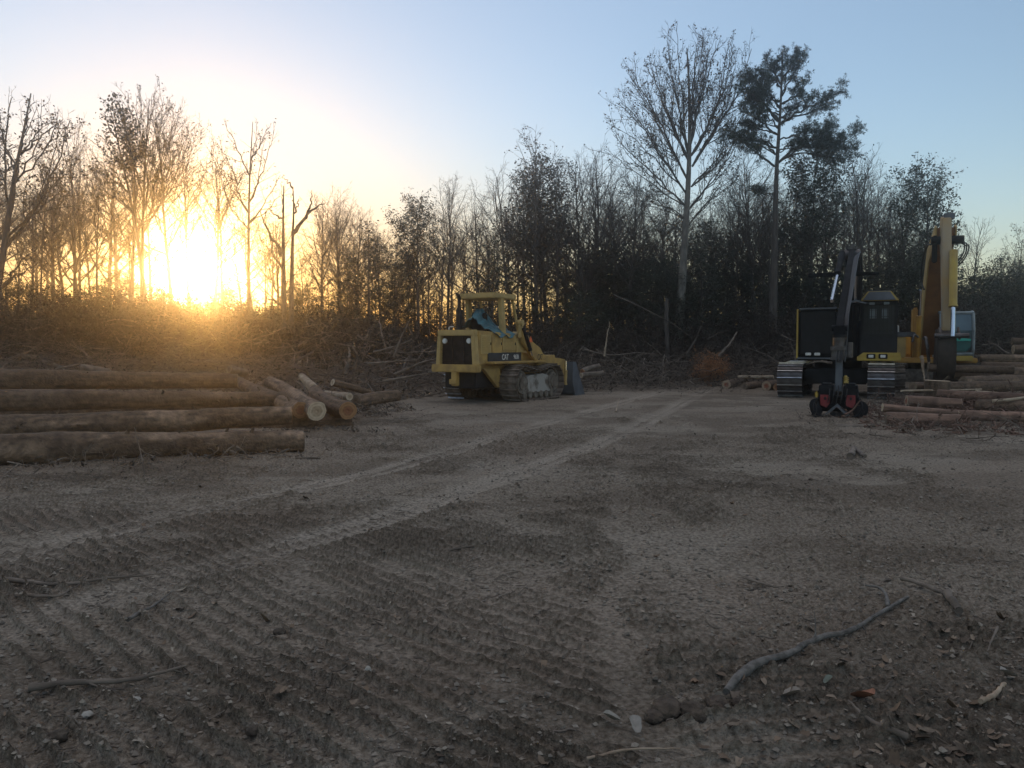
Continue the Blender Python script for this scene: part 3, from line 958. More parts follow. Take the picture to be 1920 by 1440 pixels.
b = MB(); b.tube([(.35, -.6, 1.7), (.38, -.6, 1.98), (.5, -.6, 2.0), (.55, -.6, 1.7)], .02); b.tube([(-.1, -.5, 1.9), (.4, -.5, 1.75), (.9, -.5, 1.4), (1.6, -.4, 1.35)], .022)
b.build("hydraulic_hose", M_rubber, ld)
b = MB()
prof = [(2.35, 1.12), (2.43, 1.12), (2.40, .55), (2.55, .22), (3.15, .06), (3.15, 0.0), (2.45, .05), (2.28, .45)]
b.xz(prof, -1.20, 1.20, bev=.012)
for sd in (-1, 1):
    y0, y1 = sorted((sd * 1.20, sd * 1.23))
    b.xz([(2.28, 1.14), (2.50, 1.12), (2.98, .30), (3.17, .0), (2.45, 0.0), (2.26, .45)], y0, y1, bev=.004)
for k in range(8):
    y = -1.1 + k * .314; b.xz([(3.12, .07), (3.36, .02), (3.12, 0.0)], y - .04, y + .04, bev=.004)
b.build("bucket", M_slate, ld)
# broken branch lying in the raised linkage, loose bark on the fender
b = MB(); b.xz([(1.0, 1.33), (2.2, 1.36), (2.2, 1.25), (1.0, 1.25)], -.6, .6, bev=.02); b.build("arm_deck", M_yel, ld)
# ------------------------------------------------------------------ feller with its felling head on the ground
HO = Vector((11.20, 27.6, 0.0))
hv = empty("tree_harvester", HO, R(-90) - R(25))
tag(hv, "black tracked tree harvester with yellow trimmed cab, its cutting head on the ground", "tree harvester")
crawler(hv, 4.3, 1.08, .78, -1.36, 44, (M_steel, M_grous), M_black, M_black, sag=.02, out_side=-1)
crawler(hv, 4.3, 1.08, .78, 1.36, 44, (M_steel, M_grous), M_black, M_black, sag=.02, out_side=1)
b = MB(); b.box(-1.3, 1.3, -.98, .98, .42, .92, bev=.06); b.cyl((0, 0, .9), (0, 0, 1.2), .75, n=32, bev=.02); b.build("undercarriage", M_black, hv)
up = 0.0
b = MB(); b.box(-2.4, 1.25, -1.22, 1.86, 1.20, 1.36, bev=.03); b.build("deck", M_black, hv)
b = MB()
b.box(-2.2, 1.28, -1.18, -.02, 1.34, 2.86, bev=.05)
b.box(-2.6, -.9, -.02, 1.75, 1.34, 2.55, bev=.08)
b.build("engine_house", M_black, hv)
b = MB(); b.box(1.29, 1.33, -1.10, -.06, 1.42, 2.78, bev=.0)
for k in range(22): b.box(1.33, 1.345, -1.08, -.08, 1.46 + k * .06, 1.475 + k * .06, bev=0)
b.build("front_grille", M_blacks, hv)
b = MB(); b.box(-2.0, 1.36, -1.245, -1.19, 1.26, 2.90, bev=.01); b.build("side_panel", M_lime, hv)
b = MB(); b.yz([(-1.19, 2.88), (-.02, 2.88), (.0, 2.95), (-1.15, 2.93)], -1.6, 1.34, bev=.01); b.build("top_plate", M_slate, hv)
b = MB(); b.box(1.26, 1.38, -1.20, -.05, 1.24, 1.29, bev=.006); b.build("lower_trim", M_slate, hv)
for y in (-.86, -.58):
    b = MB(); b.box(1.345, 1.40, y - .09, y + .09, 1.36, 1.45, bev=.01); b.build("work_lamp", M_white, hv)
# cab
cy0, cy1 = .72, 1.80
b = MB()
for (x, y) in ((1.55, cy0 + .05), (1.55, cy1 - .05), (-.1, cy0 + .05), (-.1, cy1 - .05)):
    b.box(x - .05, x + .05, y - .05, y + .05, 1.4, 3.05, bev=.015)
b.box(-.15, 1.6, cy0, cy1, 2.98, 3.10, bev=.02)
b.box(-.15, 1.62, cy0, cy1, 1.34, 2.05, bev=.02)
b.box(-.18, -.10, cy0, cy1, 1.34, 3.0, bev=.01)
for k in range(9): b.box(1.60, 1.625, cy0 + .08 + k * .115, cy0 + .10 + k * .115, 2.0, 3.0, bev=0)
for k in range(4): b.box(1.602, 1.628, cy0 + .03, cy1 - .03, 2.15 + k * .22, 2.165 + k * .22, bev=0)
cabo = b.build("cab", M_blacks, hv)
b = MB(); b.box(1.50, 1.52, cy0 + .1, cy1 - .1, 2.05, 2.98, bev=0); b.box(.0, 1.45, cy1 - .03, cy1 - .01, 2.1, 2.95, bev=0); b.box(.0, 1.45, cy0 + .01, cy0 + .03, 2.1, 2.95, bev=0)
b.build("cab_window", M_dkglass, cabo)
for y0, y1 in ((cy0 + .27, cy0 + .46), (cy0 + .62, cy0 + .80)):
    b = MB(); b.box(1.53, 1.56, y0, y1, 2.55, 2.85, bev=.005); b.build("painted_daylight_pane", M_grey, cabo)  # grey plates stand in for daylight seen through the cab window
b = MB(); b.box(.5, .9, cy0 + .33, cy0 + .75, 1.9, 2.75, bev=.08); b.build("operator_seat", M_blacks, hv)
b = MB(); b.yz([(cy0 - .03, 3.10), (cy1 + .03, 3.10), (cy1 - .20, 3.40), (cy0 + .20, 3.40)], .1, 1.75, bev=.01); rf_ = b.build("cab_roof", M_lime, hv)
b = MB(); b.ext([(1.76, cy0 + .06, 3.12), (1.76, cy1 - .06, 3.12), (1.70, cy1 - .24, 3.39), (1.70, cy0 + .24, 3.39)], (.05, 0, 0), bev=.004); b.box(.12, 1.74, cy0 + .22, cy1 - .22, 3.395, 3.42, bev=.004); b.build("roof_visor", M_slate, rf_)
for y in (cy0 + .33, cy1 - .33):
    b = MB(); b.box(1.62, 1.70, y - .08, y + .08, 2.98, 3.06, bev=.01); b.build("work_lamp", M_grey, hv)
b = MB(); b.box(1.0, 1.66, cy0 - .08, cy1 + .12, 1.20, 1.34, bev=.015); b.yz([(cy0 - .05, 1.34), (cy1 + .1, 1.34), (cy1 + .1, 1.46), (cy0 + .1, 1.46)], 1.58, 1.66, bev=.01); b.build("front_bumper", M_lime, hv)
for y in (cy0 + .33, cy0 + .68):
    b = MB(); b.box(1.655, 1.69, y - .13, y + .13, 1.27, 1.42, bev=.01); lo_ = b.build("lamp_recess", M_black, hv)
    b = MB(); b.box(1.685, 1.73, y - .075, y + .075, 1.30, 1.39, bev=.01); b.build("work_lamp", M_white, hv)
# boom, stick
K = Vector((3.25, .50, 4.42)); E = Vector((9.5, .50, 2.10))
b = MB()
b.xz([(.9, 1.5), (1.35, 1.5), (2.2, 3.2), (3.35, 4.25), (3.35, 4.6), (3.0, 4.65), (1.6, 3.3)], .32, .64, bev=.03)
b.box(.6, 1.5, .0, .62, 1.3, 2.1, bev=.05)
b.build("boom", M_black, hv)
b = MB()
b.ext([(K.x - .5, .42, K.z + .05), (K.x + .1, .42, K.z + .20), (E.x, .42, E.z + .12), (E.x + .12, .42, E.z - .02), (E.x, .42, E.z - .14), (K.x + .9, .42, K.z - .55), (K.x, .42, K.z - .20)], (0, .17, 0), bev=.02)
b.build("stick_arm", M_black, hv)
b = MB(); b.cyl((K.x, .28, K.z), (K.x, .72, K.z), .17, n=20, bev=.02); b.box(K.x - .15, K.x + .2, .37, .63, K.z + .1, K.z + .32, bev=.06); b.build("knuckle", M_steel, hv)
cylinder_pair(hv, (K.x + .4, .24, K.z + .02), (E.x - 2.0, .20, E.z + .72), .085, .48, M_black, "stick_cylinder")
cylinder_pair(hv, (1.3, .56, 1.7), (2.9, .60, 3.9), .09, .6, M_black, "boom_cylinder")
b = MB(); b.box(3.0, 3.14, -.75, .16, 3.80, 3.92, bev=.02, M=Matrix.Rotation(R(0), 4, 'X')); b.box(3.0, 3.14, .50, 1.25, 3.80, 3.90, bev=.02); b.build("lamp_bar", M_black, hv)
b = MB(); b.yz([(.30, 3.02), (.60, 3.12), (.90, 3.02), (.90, 2.97), (.60, 3.05), (.30, 2.97)], 2.3, 2.42, bev=.006); b.build("hose_guard", M_slate, hv)
for k, (dy, rr) in enumerate(((.0, .022), (.05, .018), (-.07, .020), (.12, .018))):
    b = MB(); b.tube([(1.4, .5 + dy, 2.3), (2.4, .70 + dy * .5, 3.1), (3.1, .70 + dy * .5, 4.55 + dy), (4.2, .64 + dy * .5, 4.3), (E.x - 1, .63 + dy * .5, 2.6 + dy), (E.x - .1, .64, 2.35), (E.x + .25, .58 + dy, 1.75), (E.x + .35, .52 + dy, 1.3)], rr, n=6)
    b.build("hydraulic_hose", M_rubber, hv)
# rotator and neck
hx, hy = E.x + .12, .51
b = MB(); b.box(hx - .12, hx + .12, hy - .13, hy + .13, 1.90, 2.14, bev=.03); b.cyl((hx, hy - .17, 2.08), (hx, hy + .17, 2.08), .07, n=14); b.cyl((hx, hy, 1.86), (hx, hy, 1.94), .15, n=20, bev=.01)
b.build("hanging_link", M_black, hv)
b = MB(); b.cyl((hx, hy, 1.63), (hx, hy, 1.86), .145, n=20, bev=.012); b.box(hx - .16, hx + .18, hy - .19, hy + .15, 1.56, 1.66, bev=.012); b.box(hx - .15, hx + .16, hy - .17, hy + .17, 1.38, 1.56, bev=.03); b.box(hx - .17, hx + .17, hy - .19, hy + .12, 1.34, 1.40, bev=.01); b.cyl((hx - .05, hy + .2, 1.4), (hx - .05, hy + .2, 1.75), .09, n=14, bev=.01)
b.build("rotator", M_steel, hv)
b = MB(); b.xz([(hx - .08, 1.36), (hx + .08, 1.36), (hx + .12, .62), (hx - .12, .62)], hy - .075, hy + .075, bev=.015); b.build("head_neck", M_slate, hv)
hd = b = MB()
for sd, w in ((-1, .50), (1, .46)):
    yc_ = hy + sd * .34
    b.yz([(yc_ - w * .46, .40), (yc_ - w * .48, .66), (yc_ - w * .36, .80), (yc_ + w * .36, .80), (yc_ + w * .46, .68), (yc_ + w * .46, .40)], hx - .42, hx + .22, bev=.05)
b.box(hx - .45, hx + .10, hy - .62, hy + .62, .14, .48, bev=.05)
b.cyl((hx - .1, hy - .66, .18), (hx + .2, hy - .66, .30), .16, n=16, bev=.02); b.cyl((hx - .1, hy + .62, .20), (hx + .2, hy + .66, .22), .19, n=16, bev=.02)
head = b.build("cutting_head", M_black, hv)
for sd in (-1, 1):
    yc_ = hy + sd * .36
    b = MB(); b.yz([(yc_ - .13, .30), (yc_ - .15, .54), (yc_ + .13, .54), (yc_ + .13, .34), (yc_ + .04, .24)], hx + .215, hx + .27, bev=.01); b.box(hx + .05, hx + .24, yc_ - .10, yc_ + .10, .30, .50, bev=.02)
    p_ = b.build("red_plate", M_redp, head)
    b = MB(); b.cyl((hx + .262, yc_, .46), (hx + .285, yc_, .46), .035, n=16); b.build("pin_hole", M_blacks, p_)
    b = MB()
    b.cyl((hx + .05, hy + sd * .62, .12), (hx + .32, hy + sd * .58, .16), .15, n=18, bev=.02)
    for k in range(12):
        a = k * math.pi / 6
        b.box(-.012, .012, -.02, .02, .14, .17, bev=0, M=Matrix.Translation((hx + .2, hy + sd * .60, .14)) @ Matrix.Rotation(a, 4, 'X'))
    b.build("feed_roller", M_black, head)
    b = MB(); b.tube([(hx + .1, hy + sd * .62, .42), (hx + .3, hy + sd * .70, .28), (hx + .36, hy + sd * .60, .10), (hx + .34, hy + sd * .40, .03)], .035); b.build("gripper_arm", M_black, head)
b = MB(); b.yz([(hy - .36, .10), (hy - .02, .34), (hy + .34, .08), (hy + .26, .06), (hy - .02, .27), (hy - .30, .07)], hx + .10, hx + .36, bev=.006); b.build("blade_housing", M_slate, head)
b = MB(); b.box(hx - .3, hx + .28, hy - .22, hy + .22, .03, .14, bev=.02); b.build("saw_box", M_blacks, head)
b = MB(); b.cyl((hx + .02, hy + .20, .80), (hx - .06, hy + .18, .96), .075, r2=.055, n=14)
for k in range(4): b.cyl((hx + .02 - k * .02, hy + .2, .80 + k * .04), (hx + .018 - k * .02, hy + .2, .815 + k * .04), .085, n=14)
b.build("hose_coil", M_lime, head)
b = MB(); b.box(hx + .2, hx + .26, hy - .66, hy - .56, .46, .62, bev=.03); b.build("yellow_cap", M_lime, head)
b = MB()
for k in range(5):
    y = hy - .25 + k * .12; b.tube([(hx + .05, y, .78), (hx + .26, y + .03, .66), (hx + .30, y, .48), (hx + .25, y - .04, .34)], .016, n=6)
b.build("hydraulic_hose", M_rubber, head)

head.scale = (1, .76, 1); head.location = (0, hy * .24, 0)

# ------------------------------------------------------------------ excavator behind
ex = empty("excavator", (15.2, 29.5, 0.0), R(-90) - R(21))
tag(ex, "yellow excavator with grey cab and tall rusty boom standing behind the right logs", "excavator")
crawler(ex, 4.0, 1.0, .6, -1.15, 40, (M_tsteel, M_tsteel), M_mud, M_mud, sag=.02, out_side=-1)
crawler(ex, 4.0, 1.0, .6, 1.15, 40, (M_tsteel, M_tsteel), M_mud, M_mud, sag=.02, out_side=1)
b = MB(); b.box(-1.2, 1.2, -.86, .86, .4, .85, bev=.05); b.cyl((0, 0, .8), (0, 0, 1.1), .62, n=28, bev=.02); b.build("undercarriage", M_tsteel, ex)
b = MB(); b.box(-2.6, 1.5, -1.35, 1.42, 1.08, 1.26, bev=.03); b.box(-2.7, -.9, -1.35, 1.35, 1.25, 2.1, bev=.12); b.build("house", M_orange, ex)
b = MB(); b.box(.2, 1.35, -1.38, -.80, 1.25, 2.0, bev=.04); b.box(.2, 1.36, -1.36, -.82, 1.62, 1.635, bev=0); b.build("tool_locker", M_yelpale, ex)
b = MB(); b.box(.15, 1.38, -1.40, -.50, 2.0, 2.17, bev=.03); b.build("locker_lid", M_slate, ex)
b = MB(); b.tube([(1.2, -1.15, 2.15), (1.2, -1.15, 2.42), (1.2, -1.05, 2.42), (1.2, -1.05, 2.15)], .03); b.build("grab_handle", M_white, ex)
# cab
b = MB()
pro = [(.2, 1.3), (1.75, 1.3), (1.95, 1.55), (1.98, 2.2), (1.80, 2.78), (1.6, 2.84), (.2, 2.84)]
for y in (.44, 1.42):
    for (x0, z0), (x1, z1) in zip(pro, pro[1:] + pro[:1]):
        b.tube([(x0, y, z0), (x1, y, z1)], .05, n=8)
b.box(.2, 1.6, .42, 1.44, 2.80, 2.87, bev=.03); b.box(.2, 1.75, .42, 1.44, 1.27, 1.40, bev=.02); b.box(.18, .26, .42, 1.44, 1.3, 2.84, bev=.01)
b.tube([(1.78, .44, 2.80), (1.78, 1.42, 2.80)], .05); b.tube([(1.88, .44, 1.40), (1.88, 1.42, 1.40)], .06)
cb = b.build("cab", M_grey, ex); cb.location.y = -.22
b = MB(); b.ext([(1.95, .50, 1.62), (1.95, 1.36, 1.62), (1.98, 1.36, 2.2), (1.98, .50, 2.2)], (-.02, 0, 0), bev=0); b.ext([(1.97, .50, 2.2), (1.97, 1.36, 2.2), (1.81, 1.36, 2.75), (1.81, .50, 2.75)], (-.02, 0, 0), bev=0); b.box(.3, 1.75, 1.40, 1.42, 1.5, 2.76, bev=0)
b.build("windscreen", M_glass, cb)
b = MB(); b.yz([(.52, 1.84), (1.34, 1.84), (1.34, 1.91), (1.2, 1.93), (.66, 1.93), (.52, 1.90)], 1.93, 2.0, bev=.006); b.build("teal_band", M_teal, cb)
b = MB(); b.yz([(.55, 1.62), (.66, 1.48), (1.22, 1.48), (1.32, 1.62), (1.34, 1.83), (.52, 1.83)], 1.90, 1.985, bev=.02); b.build("lower_window", M_tealdk, cb)  # dark teal stands for the shaded seat behind the lower window
b = MB(); b.box(1.6, 1.98, .72, 1.42, 1.16, 1.34, bev=.02); b.build("cab_skirt", M_lime, ex).location.y = -.22
# boom
b = MB()
side_ = [(.35, 1.35), (.75, 1.30), (1.6, 3.2), (2.6, 4.45), (4.3, 5.05), (4.35, 5.4), (4.1, 5.5), (2.2, 4.95), (1.1, 3.7)]
for y in (-.30, .26):
    b.xz(side_, y, y + .04, bev=.006)
b.build("boom_side", M_yelpale, ex)
b = MB(); b.xz([(.42, 1.4), (.72, 1.36), (1.55, 3.2), (2.55, 4.42), (4.2, 5.02), (4.15, 5.42), (2.25, 4.88), (1.15, 3.65)], -.262, .262, bev=.006); b.build("boom", M_brownp, ex)
b = MB(); b.box(.2, .9, -.55, -.36, 1.2, 3.05, bev=.06); b.build("boom_bracket", M_orange, ex)
for y in (-.45, .42):
    cylinder_pair(ex, (1.45, y, 1.3), (2.0, y, 3.6), .08, .62, M_orange, "boom_cylinder")
# stick coming down towards the camera
b = MB()
b.ext([(4.2, -.16, 5.75), (4.65, -.16, 5.65), (5.35, -.16, 2.3), (5.30, -.16, 2.1), (5.05, -.16, 2.15), (4.45, -.16, 4.4), (3.95, -.16, 5.1)], (0, .26, 0), bev=.02)
b.build("stick_arm", M_tan, ex)
b = MB(); b.box(4.25, 4.6, -.10, .20, 5.62, 5.80, bev=.02); b.build("stick_end", M_slate, ex)
o = cylinder_pair(ex, (4.95, .14, 4.6), (5.75, .06, 1.95), .115, .66, M_lime, "bucket_cylinder")
b = MB(); b.cyl((4.3, -.42, 5.0), (4.3, .50, 5.0), .13, n=18); b.box(4.2, 4.4, -.38, -.24, 4.3, 5.15, bev=.03); b.build("boom_pin", M_black, ex)
for k, dy in enumerate((.38, .44, .50)):
    b = MB(); b.tube([(3.6, dy, 5.0), (4.3, dy + .1, 5.0 - k * .12), (4.5, dy + .12, 4.9), (4.55, dy + .10, 4.5), (4.55, .2, 4.2 - k * .1)], .022, n=6); b.build("hydraulic_hose", M_rubber, ex)
b = MB(); b.tube([(2.2, -.36, 3.6), (1.8, -.44, 3.9), (2.3, -.44, 4.6), (3.4, -.42, 5.0), (4.1, -.40, 4.9)], .03, n=6); b.build("hydraulic_hose", M_rubber, ex)
# bucket linkage and bucket
b = MB(); b.cyl((5.7, -.42, 1.98), (5.7, .50, 1.98), .075, n=16); b.xz([(5.3, 2.2), (5.4, 2.25), (5.8, 1.95), (5.7, 1.85)], -.28, -.22); b.xz([(5.3, 2.2), (5.4, 2.25), (5.8, 1.95), (5.7, 1.85)], .22, .28); b.build("bucket_link", M_steel, ex)
b = MB()
b.xz([(5.05, 2.2), (5.30, 2.15), (5.62, 1.95), (5.72, 1.45), (5.60, .95), (5.25, .62), (4.85, .55), (4.85, .60), (5.2, .70), (5.5, 1.0), (5.58, 1.45), (5.5, 1.8), (5.2, 2.0)], -.30, .34, bev=.01)
for y in (-.34, .34): b.xz([(5.05, 2.2), (5.62, 1.95), (5.72, 1.45), (5.60, .95), (5.25, .62), (4.85, .52), (4.7, .9), (4.8, 1.4)], y, y + .03, bev=.004)
for k in range(4): b.xz([(4.9, .56), (4.9, .62), (4.62, .60)], -.27 + k * .17, -.19 + k * .17, bev=.004)
bk = b.build("bucket", M_dksteel, ex); bk.scale = (1, .72, 1); bk.location.y = -.08
b = MB(); b.tube([(4.9, -.62, 1.9), (5.2, -.60, 1.95), (5.3, -.55, 1.6), (5.2, -.5, 1.2)], .05); b.tube([(4.6, -.75, 1.95), (4.9, -.9, 2.05), (5.0, -.95, 1.8)], .03); b.build("thumb_link", M_steel, ex)
# ------------------------------------------------------------------ forest
GRP = "trees of the wood behind the clearing"
LV_BROAD = [dict(dens=2.1, min=4, t=(0.15, 0.96), ang=(30, 9), len=(0.22, 0.42), ns=6, rr=0.55, thick=0.009, rmin=0.012, up=0.07, wob=0.09, tip=.3),
            dict(dens=3.0, min=3, t=(0.15, 0.97), ang=(32, 10), len=(0.32, 0.6), ns=5, rr=0.6, thick=0.007, rmin=0.009, up=0.06, wob=0.12),
            dict(dens=4.6, min=3, t=(0.2, 1.0), ang=(36, 14), len=(0.4, 0.8), ns=3, rr=0.7, rmin=0.007, thick=0.005, up=0.04, wob=0.16)]


def hero(name, seed, D, bu, trunk_px, limbs, levels, r0, barkm, leaffn, leafm, label, cat, twins=0):
    rg = np.random.default_rng(seed + 100)
    lp = list(limbs)
    for q in range(twins):
        for l in limbs:
            j = rg.normal(size=2) * 9
            n_ = len(l) - 2
            lp.append([l[0] * .8, l[1]] + [(a[0] + j[0] * (i + 1) / n_, a[1] + (j[1] + 12) * (i + 1) / n_) for i, a in enumerate(l[2:])])
    lp.append([.035] + [tuple(q_[:2]) for q_ in trunk_px[-2:]])
    b_, zb, lvl, exl = hero_from_paths(seed, D, bu, trunk_px, lp, levels, leaffn, r0)
    mt, mc = tree_meshes(name, lvl, exl)
    for m in (barkm,): mt.materials.append(m)
    for m in (M_bark, M_twig, leafm): mc.materials.append(m)
    o = empty(name, (b_.x, b_.y, zb)); link("trunk", mt, o); link("crown", mc, o)
    tag(o, label, cat)
    return o


B0 = lambda u: (u, 700)
hero("broadleaf_tree", 11, 42, 1270, [(1270, 712), (1274, 600), (1282, 480), (1291, 340), (1294, 250), (1292, 150), (1288, 90)],
     [[0.053, (1288, 388), (1240, 350), (1195, 312), (1142, 268)], [0.056, (1286, 362), (1232, 290), (1193, 235), (1150, 205)],
      [0.059, (1288, 335), (1250, 260), (1213, 190), (1176, 128)], [0.062, (1290, 300), (1262, 230), (1237, 160), (1222, 95)],
      [0.056, (1290, 290), (1275, 200), (1264, 140), (1258, 80)], [0.050, (1292, 250), (1296, 190), (1296, 130), (1300, 75)],
      [0.059, (1295, 270), (1310, 200), (1324, 140), (1335, 85)], [0.062, (1296, 292), (1325, 240), (1350, 175), (1362, 90)],
      [0.062, (1298, 312), (1340, 240), (1372, 190), (1390, 115)], [0.053, (1296, 350), (1335, 318), (1372, 275), (1392, 200)],
      [0.046, (1290, 395), (1325, 350), (1358, 310), (1378, 240)], [0.037, (1288, 410), (1245, 385), (1205, 360), (1168, 345)],
      [0.037, (1290, 425), (1320, 385), (1350, 352), (1385, 325)], [0.037, (1286, 440), (1262, 420), (1240, 415), (1215, 405)]],
     LV_BROAD, .31, M_barkpale,
     lambda rg, sub: [leaves_on(rg, sub[-1], 3.2, (.04, .075), .06, .6, .06)], M_deadleaf,
     "tallest broad tree with pale trunk and steep fanned limbs, left of the pine", "tree", twins=2)

LV_PINE = [dict(dens=6.5, min=10, t=(0.34, 1.0), ang=(45, 14), len=(0.14, 0.36), ns=4, rr=0.6, thick=0.012, rmin=0.012, up=0.10, wob=0.12),
           dict(dens=5.5, min=3, t=(0.3, 1.0), ang=(42, 12), len=(0.35, 0.6), ns=3, rr=0.6, thick=0.01, rmin=0.007, up=0.10, wob=0.12)]
hero("pine_tree", 12, 40, 1447, [(1447, 712), (1450, 560), (1453, 420), (1456, 310), (1463, 215), (1466, 150), (1468, 98)],
     [[.07, (1463, 233), (1490, 213), (1525, 200), (1568, 178)], [.07, (1460, 305), (1495, 272), (1535, 262), (1556, 225)],
      [.06, (1460, 304), (1500, 274), (1555, 280), (1602, 256)], [.07, (1459, 228), (1440, 200), (1420, 180), (1395, 160)],
      [.06, (1458, 252), (1430, 236), (1408, 226), (1385, 210)], [.06, (1455, 277), (1420, 262), (1385, 262), (1355, 250)],
      [.06, (1452, 312), (1420, 292), (1400, 275), (1380, 262)], [.055, (1454, 290), (1435, 272), (1425, 262), (1408, 250)],
      [.05, (1465, 205), (1450, 175), (1430, 145), (1412, 125)], [.05, (1466, 180), (1480, 150), (1492, 130), (1502, 105)],
      [.05, (1466, 160), (1455, 135), (1450, 115), (1445, 98)], [.05, (1467, 150), (1478, 128), (1485, 110), (1488, 96)],
      [.05, (1465, 195), (1482, 185), (1492, 170), (1500, 150)], [.05, (1464, 215), (1450, 208), (1432, 205), (1410, 195)],
      [.05, (1465, 190), (1445, 185), (1425, 170), (1402, 178)], [.05, (1464, 222), (1475, 215), (1482, 205), (1488, 196)],
      [.05, (1466, 168), (1458, 150), (1444, 140), (1430, 125)], [.05, (1462, 240), (1446, 228), (1430, 222), (1415, 215)],
      [.045, (1462, 262), (1480, 255), (1500, 250), (1522, 235)], [.045, (1458, 285), (1475, 275), (1492, 268), (1512, 262)],
      [.03, (1451, 365), (1432, 362), (1418, 358), (1404, 352)]],
     LV_PINE, .26, M_bark,
     lambda rg, sub: [needles_on(rg, sub[-1], 6.0, .17, 11, .010, .2, .07), needles_on(rg, sub[-2], 2.5, .17, 10, .010, .4, .07)], M_needle,
     "tall pine with irregular tufted limbs reaching right above the machines", "pine tree", twins=1)

LV_LEAFY = [dict(dens=2.0, min=3, t=(0.25, 0.97), ang=(38, 12), len=(0.2, 0.38), ns=5, rr=0.55, thick=0.012, rmin=0.012, up=0.04, wob=0.16, tip=.3),
            dict(dens=2.6, min=2, t=(0.15, 0.97), ang=(38, 14), len=(0.35, 0.6), ns=4, rr=0.6, thick=0.009, rmin=0.007, up=0.03, wob=0.2),
            dict(dens=3.0, min=1, t=(0.2, 1.0), ang=(36, 14), len=(0.4, 0.7), ns=3, rr=0.7, rmin=0.005, thick=0.006, up=0.0, wob=0.22)]
hero("leafy_tree", 13, 34, -12, [(-12, 720), (-8, 560), (4, 480), (16, 420), (24, 340), (42, 260), (58, 175)],
     [[0.072, (8, 470), (40, 415), (66, 340), (84, 200)], [0.065, (16, 430), (8, 330), (2, 250), (14, 180)], [0.058, (18, 440), (55, 405), (90, 360), (112, 290)],
      [0.058, (0, 510), (-40, 430), (-60, 330), (-50, 230)], [0.058, (-4, 545), (35, 512), (62, 486), (100, 470)], [0.050, (28, 320), (5, 265), (-12, 220), (-20, 180)],
      [0.050, (38, 290), (62, 260), (85, 235), (104, 215)], [0.050, (24, 350), (50, 300), (72, 255), (70, 185)], [0.043, (10, 460), (-20, 400), (-38, 370), (-50, 300)]],
     LV_LEAFY, .24, M_bark, lambda rg, sub: [leaves_on(rg, sub[-1], 11, (.045, .085), .10, .6, .04)], M_deadleaf,
     "large crooked leafy tree cut by the left edge of the picture", "tree", twins=1)
hero("leafy_tree", 14, 44, 276, [(276, 690), (270, 540), (256, 430), (240, 350), (222, 270), (206, 200)],
     [[0.050, (242, 360), (210, 330), (190, 310), (170, 320)], [0.043, (230, 310), (200, 280), (185, 250), (172, 245)], [0.043, (220, 260), (195, 235), (188, 210), (180, 200)],
      [0.043, (250, 400), (225, 372), (200, 360), (182, 355)], [0.050, (252, 410), (262, 350), (255, 290), (248, 215)], [0.036, (228, 300), (245, 260), (240, 225), (228, 190)]],
     LV_LEAFY, .17, M_bark, lambda rg, sub: [leaves_on(rg, sub[-1], 26, (.06, .11), .12, .6, .02), leaves_on(rg, sub[-2], 6, (.06, .11), .15, .6, .02)], M_cedar,
     "leaning tree with a dark leafy crown left of the sun", "tree", twins=1)
hero("bare_tree", 15, 46, 268, [(268, 690), (266, 520), (268, 400), (272, 300), (280, 185)],
     [[0.050, (268, 400), (290, 330), (310, 260), (322, 205)], [0.043, (268, 370), (255, 300), (246, 240), (240, 205)], [0.043, (270, 330), (282, 270), (296, 225), (300, 185)],
      [0.043, (267, 440), (300, 380), (330, 330), (345, 260)], [0.036, (272, 300), (265, 250), (262, 210), (262, 180)], [0.036, (267, 430), (238, 380), (222, 330), (210, 300)],
      [0.036, (268, 420), (312, 370), (340, 300), (348, 225)]],
     LV_BROAD, .17, M_bark, lambda rg, sub: [leaves_on(rg, sub[-1], 2.5, (.045, .08), .06)], M_deadleaf,
     "tall bare tree with fine upright branches just left of the sun", "tree", twins=1)
hero("leafy_tree", 17, 43, 467, [(467, 690), (466, 520), (466, 420), (468, 330), (474, 228)],
     [[0.043, (466, 400), (440, 350), (420, 300), (400, 262)], [0.043, (467, 380), (490, 330), (500, 290), (512, 240)], [0.043, (466, 430), (430, 390), (410, 340), (396, 300)],
      [0.043, (467, 420), (500, 385), (520, 355), (535, 335)], [0.036, (468, 330), (450, 285), (438, 255), (430, 232)], [0.036, (470, 300), (488, 262), (492, 245), (490, 225)],
      [0.036, (466, 450), (440, 430), (420, 400), (405, 375)]],
     LV_LEAFY, .15, M_bark, lambda rg, sub: [leaves_on(rg, sub[-1], 11, (.045, .085), .10)], M_deadleaf,
     "slender leafy tree just right of the sun, left of the broken snag", "tree", twins=1)
